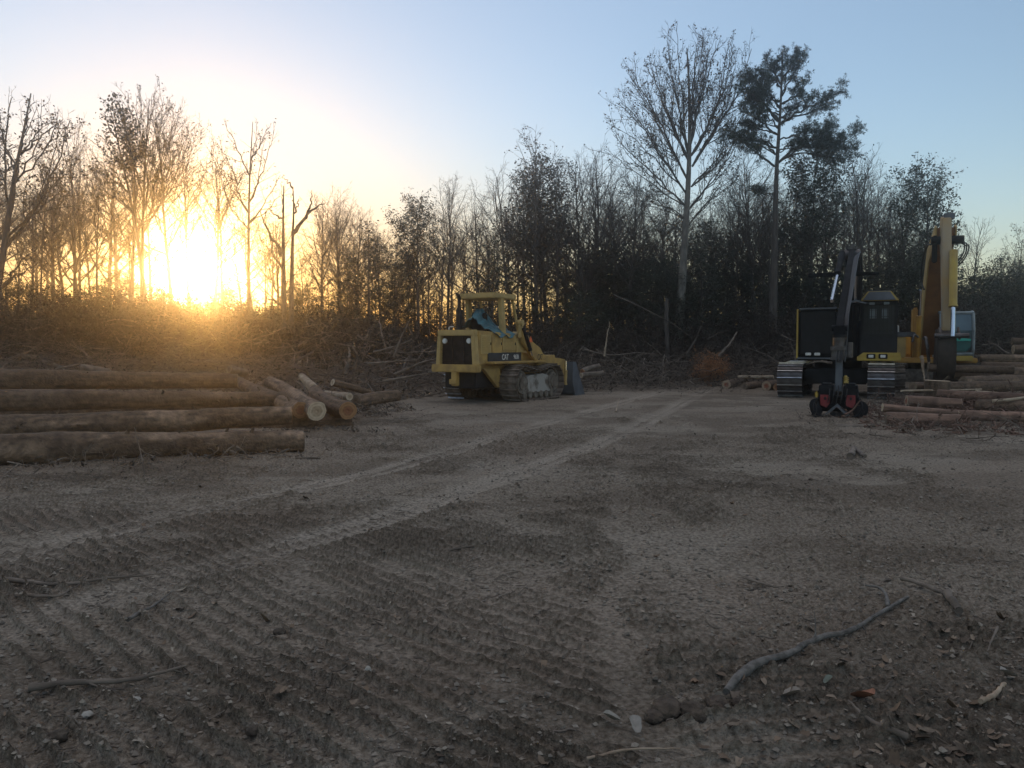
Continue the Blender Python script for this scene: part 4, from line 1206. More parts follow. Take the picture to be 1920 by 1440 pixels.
# dead snags
LV_DEAD = [dict(dens=0.5, min=0, t=(0.4, 0.95), ang=(40, 12), len=(0.15, 0.35), ns=4, rr=0.5, thick=0.03, rmin=0.012, up=0.05, wob=0.2, tip=.6)]
hero("dead_snag", 18, 38, 532, [(532, 700), (532, 560), (531, 470), (531, 400), (532, 348)],
     [[0.097, (531, 480), (508, 445), (498, 420), (490, 395)], [0.065, (531, 505), (510, 480), (502, 450), (500, 430)], [0.054, (531, 410), (518, 405), (510, 398), (507, 390)], [0.065, (531, 575), (512, 562), (500, 558), (485, 575)]],
     LV_DEAD, .22, M_bark, None, M_deadleaf, "dead broken snag with stubby limbs pointing left, left of a twin snag", "dead tree")
hero("dead_snag", 19, 38, 546, [(546, 700), (546, 560), (548, 480), (549, 425), (552, 390), (549, 350)],
     [[0.108, (548, 438), (572, 412), (588, 392), (610, 383)], [0.065, (574, 410), (582, 392), (586, 375), (589, 360)], [0.054, (551, 400), (556, 385), (557, 375), (558, 366)], [0.043, (549, 352), (545, 346), (540, 340), (532, 332)]],
     LV_DEAD, .20, M_bark, None, M_deadleaf, "dead broken snag with one forked limb reaching right", "dead tree")

# individually recognisable trees of the skyline
T = [("cedarB", 1000, 52, 400, 1.3, None), ("crownD", 1030, 50, 330, 1.2, None), ("cedarB", 740, 50, 470, 1.3, None), ("cedarA", 655, 50, 480, 1.3, None), ("cedarB", 1340, 50, 430, 1.3, None), ("cedarB", 1215, 50, 470, 1.3, None), ("cedarA", 1425, 48, 440, 1.2, None), ("cedarB", 1130, 50, 470, 1.3, None),
     ("bareF", 135, 50, 236, 1.1, "thin bare tree between the left edge tree and the leaning dark one"),
     ("bareB", 152, 56, 300, 1.2, None), ("bareD", 180, 40, 335, 1.1, None), ("bareD", 70, 42, 330, 1.0, None), ("bareA", 100, 52, 300, 1.2, None),
     ("bareC", 330, 50, 218, 1.0, None), ("bareB", 355, 55, 285, 1.3, None), ("bareE", 395, 55, 300, 1.3, None), ("bareA", 420, 52, 340, 1.2, None),
     ("bareE", 600, 46, 385, 1.2, None), ("bareC", 642, 50, 372, 1.2, "bare spreading tree right of the dead snags, left of the dark evergreens"),
     ("cedarA", 693, 44, 418, 1.25, "dark pointed evergreen left of a rounder evergreen, behind the brush"),
     ("crownD", 785, 46, 398, 1.1, "dark round topped evergreen left of the loader"),
     ("bareA", 838, 50, 356, 1.1, "bare tree rising behind the cab of the yellow loader, right of the round evergreen"),
     ("bareC", 905, 52, 380, 1.2, None), ("cedarA", 918, 44, 455, 1.3, "short dark evergreen directly above the loader cab"),
     ("leafyC", 1012, 45, 296, 1.15, "wide dense crowned tree right of the loader cab"),
     ("leafyB", 1045, 47, 320, 1.1, None), ("bareC", 965, 50, 335, 1.2, None), ("bareA", 1090, 48, 318, 1.25, None), ("bareC", 1130, 50, 296, 1.2, None),
     ("bareA", 1170, 46, 330, 1.2, None), ("bareE", 1210, 50, 380, 1.2, None), ("leafyC", 1262, 46, 400, 1.1, None),
     ("bareC", 1400, 50, 318, 1.2, None), ("leafyB", 1375, 47, 350, 1.1, None), ("bareB", 1420, 46, 300, 1.3, None),
     ("crownD", 1515, 45, 305, 1.15, "dark evergreen crown standing just right of the tall pine trunk"),
     ("cedarB", 1470, 47, 420, 1.1, None), ("bareF", 1590, 46, 300, 1.5, "slim bare tree above the harvester, right of the dark evergreen"),
     ("bareD", 1612, 50, 330, 1.4, None), ("leafyB", 1650, 52, 355, 1.1, None), ("bareA", 1690, 50, 360, 1.2, None),
     ("crownD", 1735, 44, 336, 1.15, "rounded leafy tree behind the raised boom of the excavator"),
     ("bareF", 1832, 46, 425, 1.5, "small bare tree right of the excavator boom"),
     ("leafyC", 1905, 48, 450, 1.1, "low leafy tree at the right edge above the dark evergreens"),
     ("cedarB", 1880, 45, 495, 1.5, None), ("cedarC", 1830, 42, 530, 1.5, None)]
rnd = random.Random(5)


MARKS = [(-60, "left of the crooked edge tree"), (30, "behind the crooked edge tree"), (95, "just right of the crooked edge tree"), (150, "left of the leaning dark tree"), (225, "behind the leaning dark tree"),
         (300, "just left of the sun"), (375, "straight in the sun glare"), (430, "just right of the sun"), (480, "beside the slender leafy tree"), (540, "behind the dead snags"),
         (610, "right of the dead snags"), (665, "left of the pointed evergreen"), (720, "between the two dark evergreens"), (785, "behind the round topped evergreen"), (845, "left of the loader cab"),
         (915, "above the loader cab"), (985, "right of the loader cab"), (1045, "above the loader bucket"), (1110, "right of the loader bucket"), (1170, "well left of the broad pale tree"), (1230, "just left of the broad pale tree"),
         (1290, "behind the broad pale tree"), (1345, "above the orange bush"), (1400, "between broad tree and pine"), (1455, "behind the tall pine"), (1505, "just right of the pine"), (1550, "above the harvester engine box"),
         (1600, "behind the harvester boom"), (1655, "above the harvester cab"), (1710, "left of the excavator boom"), (1770, "behind the excavator boom"), (1830, "above the excavator cab"), (1890, "near the right edge"), (1990, "at the right edge")]


def desc(nm, u, D, top):
    near = min(MARKS, key=lambda q: abs(q[0] - u))[1]
    size = "tall" if top < 350 else ("middling" if top < 430 else "short")
    row = "front rows" if D < 50 else ("middle rows" if D < 60 else "back rows")
    k = {'bare_tree': "thin bare tree", 'leafy_tree': "brown leaved tree", 'evergreen_tree': "dark bushy evergreen"}[nm]
    return f"{size} {k} in the {row}, {near}", f"{size} {k}s {near}, {row}"


def wood(kn, u, D, top, wide, lab=None):
    nm = KINDS[kn][3]
    if lab: return put_tree(kn, u, D, top, label=lab, wide=wide, rnd=rnd)
    l_, g_ = desc(nm, u, D, top)
    return put_tree(kn, u, D, top, label=l_, group=g_, wide=wide, rnd=rnd)


for kn, u, D, top, wide, lab in T: wood(kn, u, D, top, wide, lab)
EU = [-100, 0, 60, 110, 135, 200, 350, 400, 440, 520, 560, 600, 650, 700, 740, 800, 840, 880, 930, 960, 1010, 1080, 1130, 1200, 1300, 1400, 1500, 1600, 1640, 1690, 1780, 1800, 1830, 1860, 1900, 2000]
EV = [240, 260, 300, 320, 290, 280, 280, 330, 350, 400, 430, 400, 385, 415, 440, 425, 375, 405, 395, 350, 315, 325, 305, 345, 370, 335, 330, 325, 385, 360, 400, 440, 460, 500, 470, 460]
KS = ['bareA', 'bareB', 'bareC', 'bareD', 'bareE', 'bareF', 'bareB', 'bareC', 'leafyA', 'leafyB']
NF = 150
for i in range(NF):
    u = -140 + 2200 * ((i + rnd.random()) / NF)
    D = rnd.uniform(44, 74)
    dense = 0.5 if u < 640 else 1.0
    if u < 640 and rnd.random() < 0.4: continue
    if 300 < u < 455 and rnd.random() < 0.6: continue
    if 1780 < u < 1870 and rnd.random() < .6: continue
    t = np.interp(u, EU, EV) + abs(rnd.gauss(0, 1)) * (60 if u > 640 else 90) + 5
    wood(rnd.choice(KS), u, D, min(t, 540), rnd.uniform(1.1, 1.6))
# evergreen understorey, dark behind the machines
for i in range(80):
    u = 1060 + 950 * ((i + rnd.random()) / 80)
    wood(rnd.choice(['cedarA', 'cedarC', 'cedarC', 'cedarB']), u, rnd.uniform(41, 60), rnd.uniform(470, 560) + (15 if u > 1800 else 0), rnd.uniform(1.1, 1.6))
for i in range(20):
    u = 600 + 500 * ((i + rnd.random()) / 20)
    wood(rnd.choice(['cedarA', 'cedarC', 'cedarC']), u, rnd.uniform(42, 58), rnd.uniform(490, 570), rnd.uniform(1.0, 1.5))
for u, v in ((-40, 560), (250, 575), (140, 572), (200, 568), (330, 578), (380, 575), (510, 572), (590, 575), (20, 520), (60, 535), (105, 545), (180, 545), (230, 520), (300, 560), (430, 530), (470, 555), (400, 562), (350, 572), (560, 540), (520, 560)):
    wood(rnd.choice(['cedarC', 'cedarB']), u, rnd.uniform(40, 50), v, rnd.uniform(1.3, 2.0))

# ------------------------------------------------------------------ thicket and slash
M_brush = mat("brush_stem", (0.065, 0.054, 0.045), 0.9, scale=2, var=0.35)
M_brushleaf = mat("withered_leaf", (0.035, 0.028, 0.022), 0.85, scale=2, var=0.45, trans=0.25)
M_slash = mat("slash_wood", (0.19, 0.155, 0.125), 0.9, scale=5, col2=(0.075, 0.06, 0.048), var=0.3)
M_palewood = mat("split_pale_wood", (0.38, 0.31, 0.23), 0.85, scale=6, col2=(0.22, 0.16, 0.11))


def hfun(X, Y): return base_height(X, Y)


def thicket(name, seed, n, xr, yr, hr, leafn, label, cat, hfac=None):
    rg = np.random.default_rng(seed)
    Y = rg.uniform(*yr, n); X = rg.uniform(xr[0], xr[1], n) * Y
    H = rg.uniform(*hr, n) * (.55 + .9 * vn(X * .35, Y * .35, seed))
    if hfac is not None: H = H * hfac(X / Y)
    z = hfun(X, Y)
    k = 6; t = np.linspace(0, 1, k)
    lean = rg.normal(size=(n, 2)) * .35
    P = np.stack([X[:, None] + lean[:, :1] * H[:, None] * t ** 1.4, Y[:, None] + lean[:, 1:] * H[:, None] * t ** 1.4, (z[:, None] - .05) + H[:, None] * t * (1 - .12 * t)], -1)
    Rr = rg.uniform(.010, .028, n)[:, None] * np.linspace(1, .3, k)
    lv = [dict(count=(5, 9), t=(.15, .98), ang=(45, 15), len=(.25, .5), ns=4, rr=.6, thick=.01, rmin=.006, up=.06, wob=.18),
          dict(count=(3, 6), t=(.15, 1), ang=(42, 15), len=(.3, .6), ns=3, rr=.6, thick=.01, rmin=.0045, up=.02, wob=.2)]
    res = grow(rg, P, Rr, lv)
    parts = [(*tubes(*res[0], 4), 0), (*tubes(*res[1], 3), 0), (*tubes(*res[2], 3), 0)]
    for l_ in res[1:]: parts.append((*leaves_on(rg, l_, leafn, (.03, .075), .12, .6), 1))
    V, F, M = merge(parts)
    o = link(name, np_mesh(name, V, F, M), None, [M_brush, M_brushleaf]); tag(o, label, cat, kind="stuff")
    return o


thicket("shrub_thicket", 201, 2100, (-.72, -.05), (33, 50), (.9, 2.9), 16.0, "tangled leafless shrubs along the edge of the wood on the left", "shrubs",
        lambda q: np.interp(q, [-.7, -.3, -.1, 0], [1.1, 1.0, .8, .7]))
thicket("shrub_thicket", 202, 1200, (-.05, .78), (37, 50), (1.0, 3.6), 12.0, "tangled leafless shrubs along the edge of the wood on the right", "shrubs")


def slash(name, seed, n, pts, hgt, label, length=(.5, 3.0), rad=(.006, .03), leaf=0, mats=None, curl=.18, lsize=(.03, .08)):
    """heap of cut branches: pts = [(x, y, half width, half depth, height)]"""
    rg = np.random.default_rng(seed)
    Ps, Rs = [], []
    w = np.array([p[2] * p[3] * (p[4] + .3) for p in pts]); w = w / w.sum()
    c = rg.choice(len(pts), n, p=w); A = np.array(pts)[c]
    rr_ = np.sqrt(rg.uniform(0, 1, n)); ph = rg.uniform(0, 2 * np.pi, n)
    X = A[:, 0] + A[:, 2] * rr_ * np.cos(ph); Y = A[:, 1] + A[:, 3] * rr_ * np.sin(ph)
    top = A[:, 4] * (1 - rr_ ** 2) + .06
    z = hfun(X, Y) + top * rg.uniform(0.05, 1, n) ** .8
    L = rg.uniform(0, 1, n) ** 1.8 * (length[1] - length[0]) + length[0]
    az = rg.uniform(0, 2 * np.pi, n); el = rg.normal(size=n) * .28
    d = np.stack([np.cos(az) * np.cos(el), np.sin(az) * np.cos(el), np.sin(el)], -1)
    k = 6; P = [np.stack([X, Y, z], -1) - d * L[:, None] / 2]
    for i in range(k - 1):
        d = d + rg.normal(size=(n, 3)) * curl; d = unit(d); P.append(P[-1] + d * L[:, None] / (k - 1))
    P = np.stack(P, 1)
    g = hfun(P[..., 0], P[..., 1]) + .01
    P[..., 2] = np.maximum(P[..., 2], g)
    R_ = (rg.uniform(0, 1, n) ** 3 * (rad[1] - rad[0]) + rad[0])[:, None] * np.linspace(1, .45, k)
    res = grow(rg, P, R_, [dict(count=(1, 5), t=(.2, 1), ang=(40, 12), len=(.2, .5), ns=3, rr=.5, thick=.012, rmin=.004, up=0, wob=.2),
                           dict(count=(0, 3), t=(.2, 1), ang=(40, 12), len=(.3, .6), ns=2, rr=.6, thick=.012, rmin=.003, up=0, wob=.2)])
    parts = [(*tubes(*res[0], 5), 0)] + [(*tubes(*r_, 3), 0) for r_ in res[1:]]
    if leaf:
        for r_ in res: parts.append((*leaves_on(rg, r_, leaf, lsize, .06 if lsize[1] > .05 else .015, .5), 1))
    V, F, M = merge(parts)
    o = link(name, np_mesh(name, V, F, M), None, list(mats or (M_slash, M_brushleaf))); tag(o, label, "brush", kind="stuff")
    return o


def pp(u, Y): return at(u, 650, Y).x


slash("brush_heap", 301, 2600, [(pp(u, y), y, w, d, h) for u, y, w, d, h in
      ((560, 26, 3, 2.5, 1.3), (660, 28, 3, 2.6, 1.6), (760, 29, 2.6, 2.4, 1.5), (820, 27.5, 2.0, 2.0, 1.0), (430, 28, 4, 3, 1.6), (250, 28, 5, 3, 1.6), (60, 28, 5, 3, 1.6), (-80, 27, 4, 3, 1.5),
       (640, 33, 5, 3, 2.4), (350, 34, 6, 3, 2.6), (50, 34, 6, 3, 2.6), (800, 34, 4, 2.5, 1.8), (560, 23, 2.2, 1.4, .6), (690, 23.5, 2, 1.0, .5))], 1,
      "grey tangled heap of cut branches between the left logs and the loader", leaf=.8, rad=(.008, .04))
slash("brush_heap", 302, 1900, [(pp(u, y), y, w, d, h) for u, y, w, d, h in
      ((1110, 31, 2.6, 2, 1.0), (1180, 33, 3, 2.4, 1.1), (1250, 34, 2.6, 2.2, 1.0), (1390, 34, 2.2, 1.8, 1.3), (1450, 33, 2, 1.6, 1.1), (1320, 38, 6, 2.2, 1.6), (1120, 37, 5, 2.2, 1.6), (1500, 37, 4, 2, 1.8),
       (1700, 37, 6, 2, 1.6), (1900, 36, 5, 3, 1.7))], 1,
      "dark tangled heap of cut branches along the wood behind the open ground", leaf=2.0)
slash("twig_litter", 303, 1500, [(pp(u, y), y, w, d, h) for u, y, w, d, h in
      ((1800, 17.5, 3.6, 2.4, .12), (1850, 14.5, 2.8, 1.6, .08), (1880, 21, 4, 3, .35), (1900, 26, 4, 3, .5), (1780, 24, 3, 2, .3), (100, 10.5, 2.6, .7, .06), (60, 9.6, 1.2, .4, .15), (400, 11.8, 2, .6, .05), (640, 17.5, 1.8, 1, .15), (1250, 30, 4, 1.5, .2))], 1,
      "thin broken twigs strewn over the ground beside the logs", length=(.15, 1.2), rad=(.003, .014), leaf=3.0, curl=.25, lsize=(.008, .022))
M_rust = mat("rusty_needle", (0.40, 0.225, 0.12), 0.85, scale=5, col2=(0.36, 0.15, 0.06), trans=.3)
M_redbark = mat("red_bark_chip", (0.19, 0.115, 0.085), 0.9, scale=5, col2=(0.09, 0.055, 0.042))
slash("bark_debris", 304, 2600, [(pp(u, y), y, w, d, h) for u, y, w, d, h in
      ((1820, 18.3, 3.0, 1.4, .22), (1760, 20, 2.2, 1.2, .25), (1880, 20, 2.6, 1.6, .4), (1850, 23, 3, 1.6, .3), (1720, 16.4, 1.4, .5, .04), (1860, 15.6, 2.2, .9, .05))], 1,
      "reddish shreds of bark heaped between the logs on the right", length=(.06, .6), rad=(.004, .035), leaf=3.0, curl=.3, lsize=(.02, .05), mats=(M_redbark, M_redbark))
slash("bark_debris", 305, 1500, [(pp(u, y), y, w, d, h) for u, y, w, d, h in
      ((60, 10.9, 2.6, .5, .07), (420, 11.9, 1.8, .4, .05), (600, 15.2, 1.4, .7, .06), (560, 19, 2.2, 1.4, .3), (650, 20.5, 1.8, 1.2, .25), (200, 21.5, 5, 1.2, .5))], 1,
      "brown bark crumbs and splinters around the left log pile", length=(.06, .7), rad=(.004, .03), leaf=3.0, curl=.3, lsize=(.015, .04))
# the orange-brown dead bush
rg = np.random.default_rng(77)
bx, by = pp(1331, 33.5), 33.5
n = 130; az = rg.uniform(0, 6.28, n); el = rg.uniform(.25, 1.45, n)
d = np.stack([np.cos(az) * np.cos(el), np.sin(az) * np.cos(el), np.sin(el)], -1)
P = np.array([0, 0, .0]) + d[:, None, :] * (np.linspace(0, 1, 6)[None, :, None] * rg.uniform(.7, 1.35, n)[:, None, None]) * np.array([.75, .75, 1.0])
P = P + np.cumsum(rg.normal(size=P.shape) * .05, axis=1); P[..., 2] = np.maximum(P[..., 2], 0)
res = grow(rg, P, np.full((n, 6), .008) * np.linspace(1, .4, 6), [dict(count=(5, 9), t=(.2, 1), ang=(35, 12), len=(.25, .45), ns=3, rr=.5, thick=.01, rmin=.003, up=.05, wob=.15)])
V, F, M = merge([(*tubes(*res[0], 4), 0), (*tubes(*res[1], 3), 0), (*leaves_on(rg, res[1], 26, (.03, .06), .03, .22), 1), (*leaves_on(rg, res[0], 20, (.03, .06), .04, .22), 1)])
o = link("dead_bush", np_mesh("dead_bush", V, F, M), None, [M_slash, M_rust]); o.location = (bx, by, base_height(np.array([bx]), np.array([by]))[0])
tag(o, "rust orange dead bush at the foot of the brush near the small cut logs", "bush")
# ------------------------------------------------------------------ logs
M_logA = mat("log_bark", (0.13, 0.09, 0.062), 0.92, scale=9, col2=(0.065, 0.046, 0.034), bump=0.03, bscale=26, detail=10, attr=True, objvar=.2)
M_logB = mat("mottled_log_bark", (0.165, 0.117, 0.082), 0.92, scale=9, col2=(0.075, 0.054, 0.04), bump=0.03, bscale=26, detail=10, attr=True, objvar=.15)
M_logR = mat("reddish_peeled_bark", (0.165, 0.105, 0.078), 0.88, scale=6, col2=(0.09, 0.056, 0.043), bump=0.015, bscale=20, attr=True, objvar=.2)
M_cut = mat("sawn_end", (1, 1, 1), 0.85, scale=9, col2=(.75, .7, .65), attr=True, bump=.003, bscale=40)
CUTS = {'pale': ((0.60, 0.49, 0.36), (0.42, 0.32, 0.22)), 'orange': ((0.36, 0.20, 0.10), (0.27, 0.11, 0.055)), 'red': ((0.46, 0.36, 0.26), (0.34, 0.12, 0.07)), 'dull': ((0.22, 0.17, 0.12), (0.14, 0.10, 0.07))}
LRG = np.random.default_rng(900)


def log(a, b, ra, rb, label, cut='dull', bark=None, group=None, bend=.07, sides=30, name="log", lump=.09):
    a, b = Vector(a), Vector(b)
    L = (b - a).length; k = max(8, int(L / .07))
    t = np.linspace(0, 1, k)
    d = (b - a).normalized(); up_ = Vector((0, 0, 1)); s = d.cross(up_).normalized(); w = s.cross(d)
    off = np.sin(t * np.pi)[:, None] * np.array(s)[None] * bend * LRG.normal() + np.sin(t * 2 * np.pi)[:, None] * np.array(s) * bend * .4 * LRG.normal()
    P = np.outer(t * L, np.array(d)) + off
    sd = int(LRG.integers(1000))
    R_ = (ra + (rb - ra) * t) * (1 + .10 * (vn(t * L * .9, t * 0 + sd, sd) - .5))
    ang = np.arange(sides) * 2 * np.pi / sides
    tt, aa = np.meshgrid(t * L, ang, indexing='ij')
    ax, ay = np.cos(aa), np.sin(aa)
    fur = fbm(tt * 2.6 + 9 * ax, aa * ra * 38 + 3 * vn(tt * 2, ay * 2, sd + 3), sd + 1, 3)       # bark plates run along the stem
    blob = fbm(tt * 1.1 + sd, ax * 1.5 + ay * 2.2 + 4, sd + 5, 4)
    torn = sstep(blob, .57, .62)
    f = 1 + lump * 2 * (fbm(tt * 1.3 + sd, ay * 1.2 + 4, sd, 3) - .5) + (.17 * (fur - .5)) * (1 - torn) - .05 * torn
    V = P[:, None, :] + (R_[:, None] * f)[..., None] * (np.cos(aa)[..., None] * np.array(s) + np.sin(aa)[..., None] * np.array(w))
    tint = (.35 + 1.3 * fur) * (1 - torn) + (2.0 if bark is M_logB else 1.5) * torn
    tint = tint * (.75 + .5 * fbm(tt * .5, ax + 3, sd + 6, 2))
    i = (np.arange(k - 1)[:, None] * sides + np.arange(sides)[None]).ravel(); j = (np.arange(k - 1)[:, None] * sides + (np.arange(sides)[None] + 1) % sides).ravel()
    F = np.stack([i, j, j + sides, i + sides], -1)
    # twig stubs and torn bark flaps
    root = empty(name, a); tag(root, label, "log", group)
    nst = int(L * 1.3); parts = [(V.reshape(-1, 3), F, 0)]
    if nst:
        q = LRG.integers(1, k - 1, nst); h = LRG.uniform(0, 6.28, nst)
        rd = np.cos(h)[:, None] * np.array(s) + np.sin(h)[:, None] * np.array(w)
        st = P[q] + rd * R_[q][:, None] * .9
        PP = np.stack([st, st + (rd + np.array(d) * .5) * LRG.uniform(.03, .10, nst)[:, None]], 1)
        parts.append((*tubes(PP, np.stack([LRG.uniform(.015, .04, nst), LRG.uniform(.01, .025, nst)], 1) * min(1, ra / .18), 7), 0))
    V2, F2, M2 = merge(parts)
    tc_ = np.ones((len(V2), 4)); tc_[:tint.size, :3] = tint.reshape(-1, 1) * np.array([1, .98, .95])
    link("bark", np_mesh("bark", V2, F2, M2, smooth=True, col=tc_), root, [bark or M_logA])
    for e, sg in ((0, -1), (k - 1, 1)):
        sap, heart = CUTS[cut]
        rings = np.array([0.0, .18, .34, .5, .66, .82, .95, 1.0])
        vs = [P[e]]; cs = [heart]
        for r_ in rings[1:]:
            for q in range(sides):
                vs.append(P[e] + (V[e, q] - P[e]) * r_ + np.array(d) * sg * (.012 if r_ < .97 else .0))
                m_ = min(1, max(0, (r_ - .42 - .08 * math.sin(q * 1.3 + sd)) / .16)); bk = .35 if r_ > .97 else 1
                dk = .85 + .15 * math.sin(r_ * 22)
                cs.append([(h_ * (1 - m_) + s_ * m_) * bk * dk for h_, s_ in zip(heart, sap)])
        fs = []
        tri = [(0, 1 + q, 1 + (q + 1) % sides) for q in range(sides)]
        for rr in range(len(rings) - 2):
            o0 = 1 + rr * sides; o1 = o0 + sides
            for q in range(sides): fs.append((o0 + q, o0 + (q + 1) % sides, o1 + (q + 1) % sides, o1 + q))
        col = np.concatenate([np.array(cs), np.ones((len(cs), 1))], 1)
        link("cut_end", np_mesh("cut_end", np.array(vs), [np.array(tri), np.array(fs)], smooth=False, col=col), root, [M_cut])
    return root


def lg(u0, v0, Y0, u1, v1, Y1, r0, r1, label, **k):
    return log(at(u0, v0, Y0), at(u1, v1, Y1), r0, r1, label, **k)


lg(-90, 846, 10.9, 568, 826, 12.6, .24, .165, "frontmost long log on the left, mottled pale bark, lying nearest the camera", bark=M_logB, lump=.08)
lg(-100, 806, 13.4, 546, 779, 15.2, .235, .195, "long thick log directly behind the frontmost mottled one on the left", bark=M_logB, cut='orange')
lg(-120, 752, 15.3, 536, 748, 17.0, .225, .15, "long straight log third from the front in the left pile", bark=M_logA, cut='orange')
lg(-120, 712, 17.0, 445, 714, 18.6, .25, .16, "uppermost back log of the left pile, under the sun beam", bark=M_logA)
lg(-140, 838, 15.2, 660, 792, 16.8, .22, .20, "dark log at the bottom of the left pile carrying the sawn log ends", bark=M_logA)
lg(-140, 810, 17.6, 560, 777, 18.6, .20, .18, "dark bottom log under the middle of the left pile", bark=M_logA)
lg(-140, 784, 19.3, 520, 756, 20.2, .22, .2, "dark bottom log under the back of the left pile", bark=M_logA)
lg(563, 769, 15.9, 440, 712, 20.4, .17, .14, "crosswise log with the small orange sawn end, leftmost of the three ends", cut='orange')
lg(594, 771, 15.7, 505, 716, 20.8, .185, .15, "crosswise log with the pale cream sawn end, between two orange ends", cut='pale', bark=M_logB)
lg(652, 770, 16.0, 590, 735, 19.2, .185, .17, "crosswise log with the reddish sawn end, rightmost of the three", cut='orange', bark=M_logA)
lg(535, 757, 16.9, 480, 728, 20.0, .13, .11, "thin crosswise log tucked behind the orange sawn end", cut='orange')
lg(624, 717, 22.5, 700, 738, 23.4, .10, .08, "small log with a pale oval end pointing left out of the brush", cut='pale')
lg(588, 729, 21.8, 566, 706, 22.6, .13, .10, "short split white stub of wood leaning in the brush above the log ends", cut='pale', bark=M_palewood, bend=0)
lg(668, 752, 19.5, 745, 742, 20.6, .16, .15, "dark knobbly log lying right of the sawn ends", lump=.16)
lg(655, 744, 18.6, 610, 738, 19.5, .09, .07, "pale peeled slab on top of the reddish ended log", bark=M_palewood, cut='pale', bend=0)
lg(150, 692, 20.5, 205, 700, 20.8, .14, .12, "short broken stub poking up behind the left pile", bark=M_slash)
lg(430, 693, 22.5, 462, 700, 23.0, .13, .11, "short rounded stub above the right half of the left pile", bark=M_slash)
# small logs left of the harvester
for (u, v, Y, du, dY, r, c, lab) in ((1362, 718, 31.5, 26, 3.0, .17, 'red', "leftmost small log of the row left of the harvester, red ringed end"),
                                     (1396, 719, 31.0, 60, 2.2, .15, 'dull', "second small log of the row left of the harvester, dull end"),
                                     (1437, 720, 30.4, 40, 2.6, .19, 'red', "larger red ended log of the row left of the harvester"),
                                     (1458, 721, 30.2, 30, 2.6, .15, 'orange', "rightmost small log of the row, touching the harvester track")):
    z = .02 + r
    p = at(u, v, Y); q = at(u + du, v, Y + dY); zz = base_height(np.array([p.x]), np.array([p.y]))[0]
    log((p.x, p.y, zz + r - .02), (q.x, q.y, zz + r), r, r * .9, lab, cut=c, bend=.01)
p = at(1385, 706, 32.5); q = at(1450, 702, 31.6)
log((p.x, p.y, .42), (q.x, q.y, .46), .07, .06, "pale peeled pole lying across the small cut logs", bark=M_palewood, cut='pale')
# yard on the right
lg(1662, 787, 16.9, 1800, 790, 16.4, .175, .15, "short thick reddish log lying in front, right of the cutting head", bark=M_logR, lump=.06)
lg(1655, 764, 17.4, 1795, 776, 17.1, .085, .075, "thin peeled pole resting on the thick reddish front log", bark=M_logR, cut='pale')
lg(1790, 778, 17.4, 2010, 784, 16.9, .11, .12, "reddish pole continuing right from the front log", bark=M_logR)
lg(1565, 801, 16.5, 1640, 801, 16.35, .055, .07, "rough broken branch lying on the soil before the cutting head", bark=M_slash, lump=.2)
lg(1700, 752, 18.8, 1800, 757, 18.6, .13, .12, "dark reddish log end just right of the harvester track", bark=M_logR, cut='red')
lg(1760, 740, 20.4, 2030, 757, 18.2, .15, .15, "long reddish log crossing the right yard behind the front logs", bark=M_logR)
lg(1835, 762, 18.6, 2060, 772, 16.6, .17, .16, "big dark scorched looking log at the right edge", bark=M_logA)
lg(1712, 727, 21.4, 1985, 722, 22.9, .14, .15, "long grey log in the third row of the right yard", bark=M_logA)
lg(1806, 716, 22.9, 2050, 710, 24.6, .17, .16, "thick grey log with a flat shine in the fourth row of the right yard", bark=M_logB)
lg(1770, 703, 24.6, 2030, 696, 26.2, .17, .16, "long dark log under the excavator cab", bark=M_logA)
lg(1842, 688, 26.4, 2060, 692, 24.4, .17, .17, "upper log right of the excavator cab in the back row", bark=M_logA)
lg(1836, 672, 26.6, 2060, 674, 25.8, .13, .14, "topmost long log right of the excavator cab", bark=M_logB)
lg(1740, 690, 24.6, 1900, 694, 24.0, .12, .12, "dark pole in front of the excavator bucket", bark=M_logA)
lg(1830, 735, 20.2, 1905, 741, 20.0, .05, .04, "splintered yellowish slab on the right logs", bark=M_palewood, cut='pale')
lg(1862, 752, 18.1, 1935, 744, 17.9, .04, .03, "pale splinter lying on the dark scorched looking log", bark=M_palewood, cut='pale')
lg(1690, 733, 20.6, 1840, 730, 20.9, .03, .02, "long thin pale pole behind the reddish log end", bark=M_palewood, cut='pale')
for k_, (u, v, Y, r) in enumerate(((1900, 655, 27.5, .17), (1925, 630, 28.0, .2), (1898, 640, 28.2, .12), (1930, 668, 27.2, .22))):
    lg(u, v, Y, u + 190, v + 2, Y - .8, r, r, ["log with a bright cut face in the stack at the right edge", "top log of the stack at the right edge", "thin log second from the top of the right edge stack", "bottom log of the stack at the right edge"][k_], cut='pale' if k_ == 0 else 'dull')
for k_, (u, v, Y) in enumerate(((1925, 690, 27.6), (1960, 650, 28.4))):
    lg(u, v, Y, u + 160, v, Y - .6, .3, .3, ["dark supporting log under the right edge stack", "dark log behind the right edge stack"][k_])
# logs seen through the brush right of the loader
lg(1092, 697, 28.5, 1122, 686, 29.2, .10, .09, "upper split log poking out right of the loader bucket", cut='orange', bark=M_slash)
lg(1090, 704, 28.2, 1130, 699, 28.8, .09, .08, "lower split log right of the loader bucket", cut='pale', bark=M_slash)
# stump with pale flat top
p = at(1755, 714, 20.9)
lo = log((p.x, p.y, 0), (p.x + .03, p.y, p.z), .30, .30, "low stump with a pale flat sawn top among the right logs", cut='pale', bend=0, name="stump")
lo["category"] = "stump"


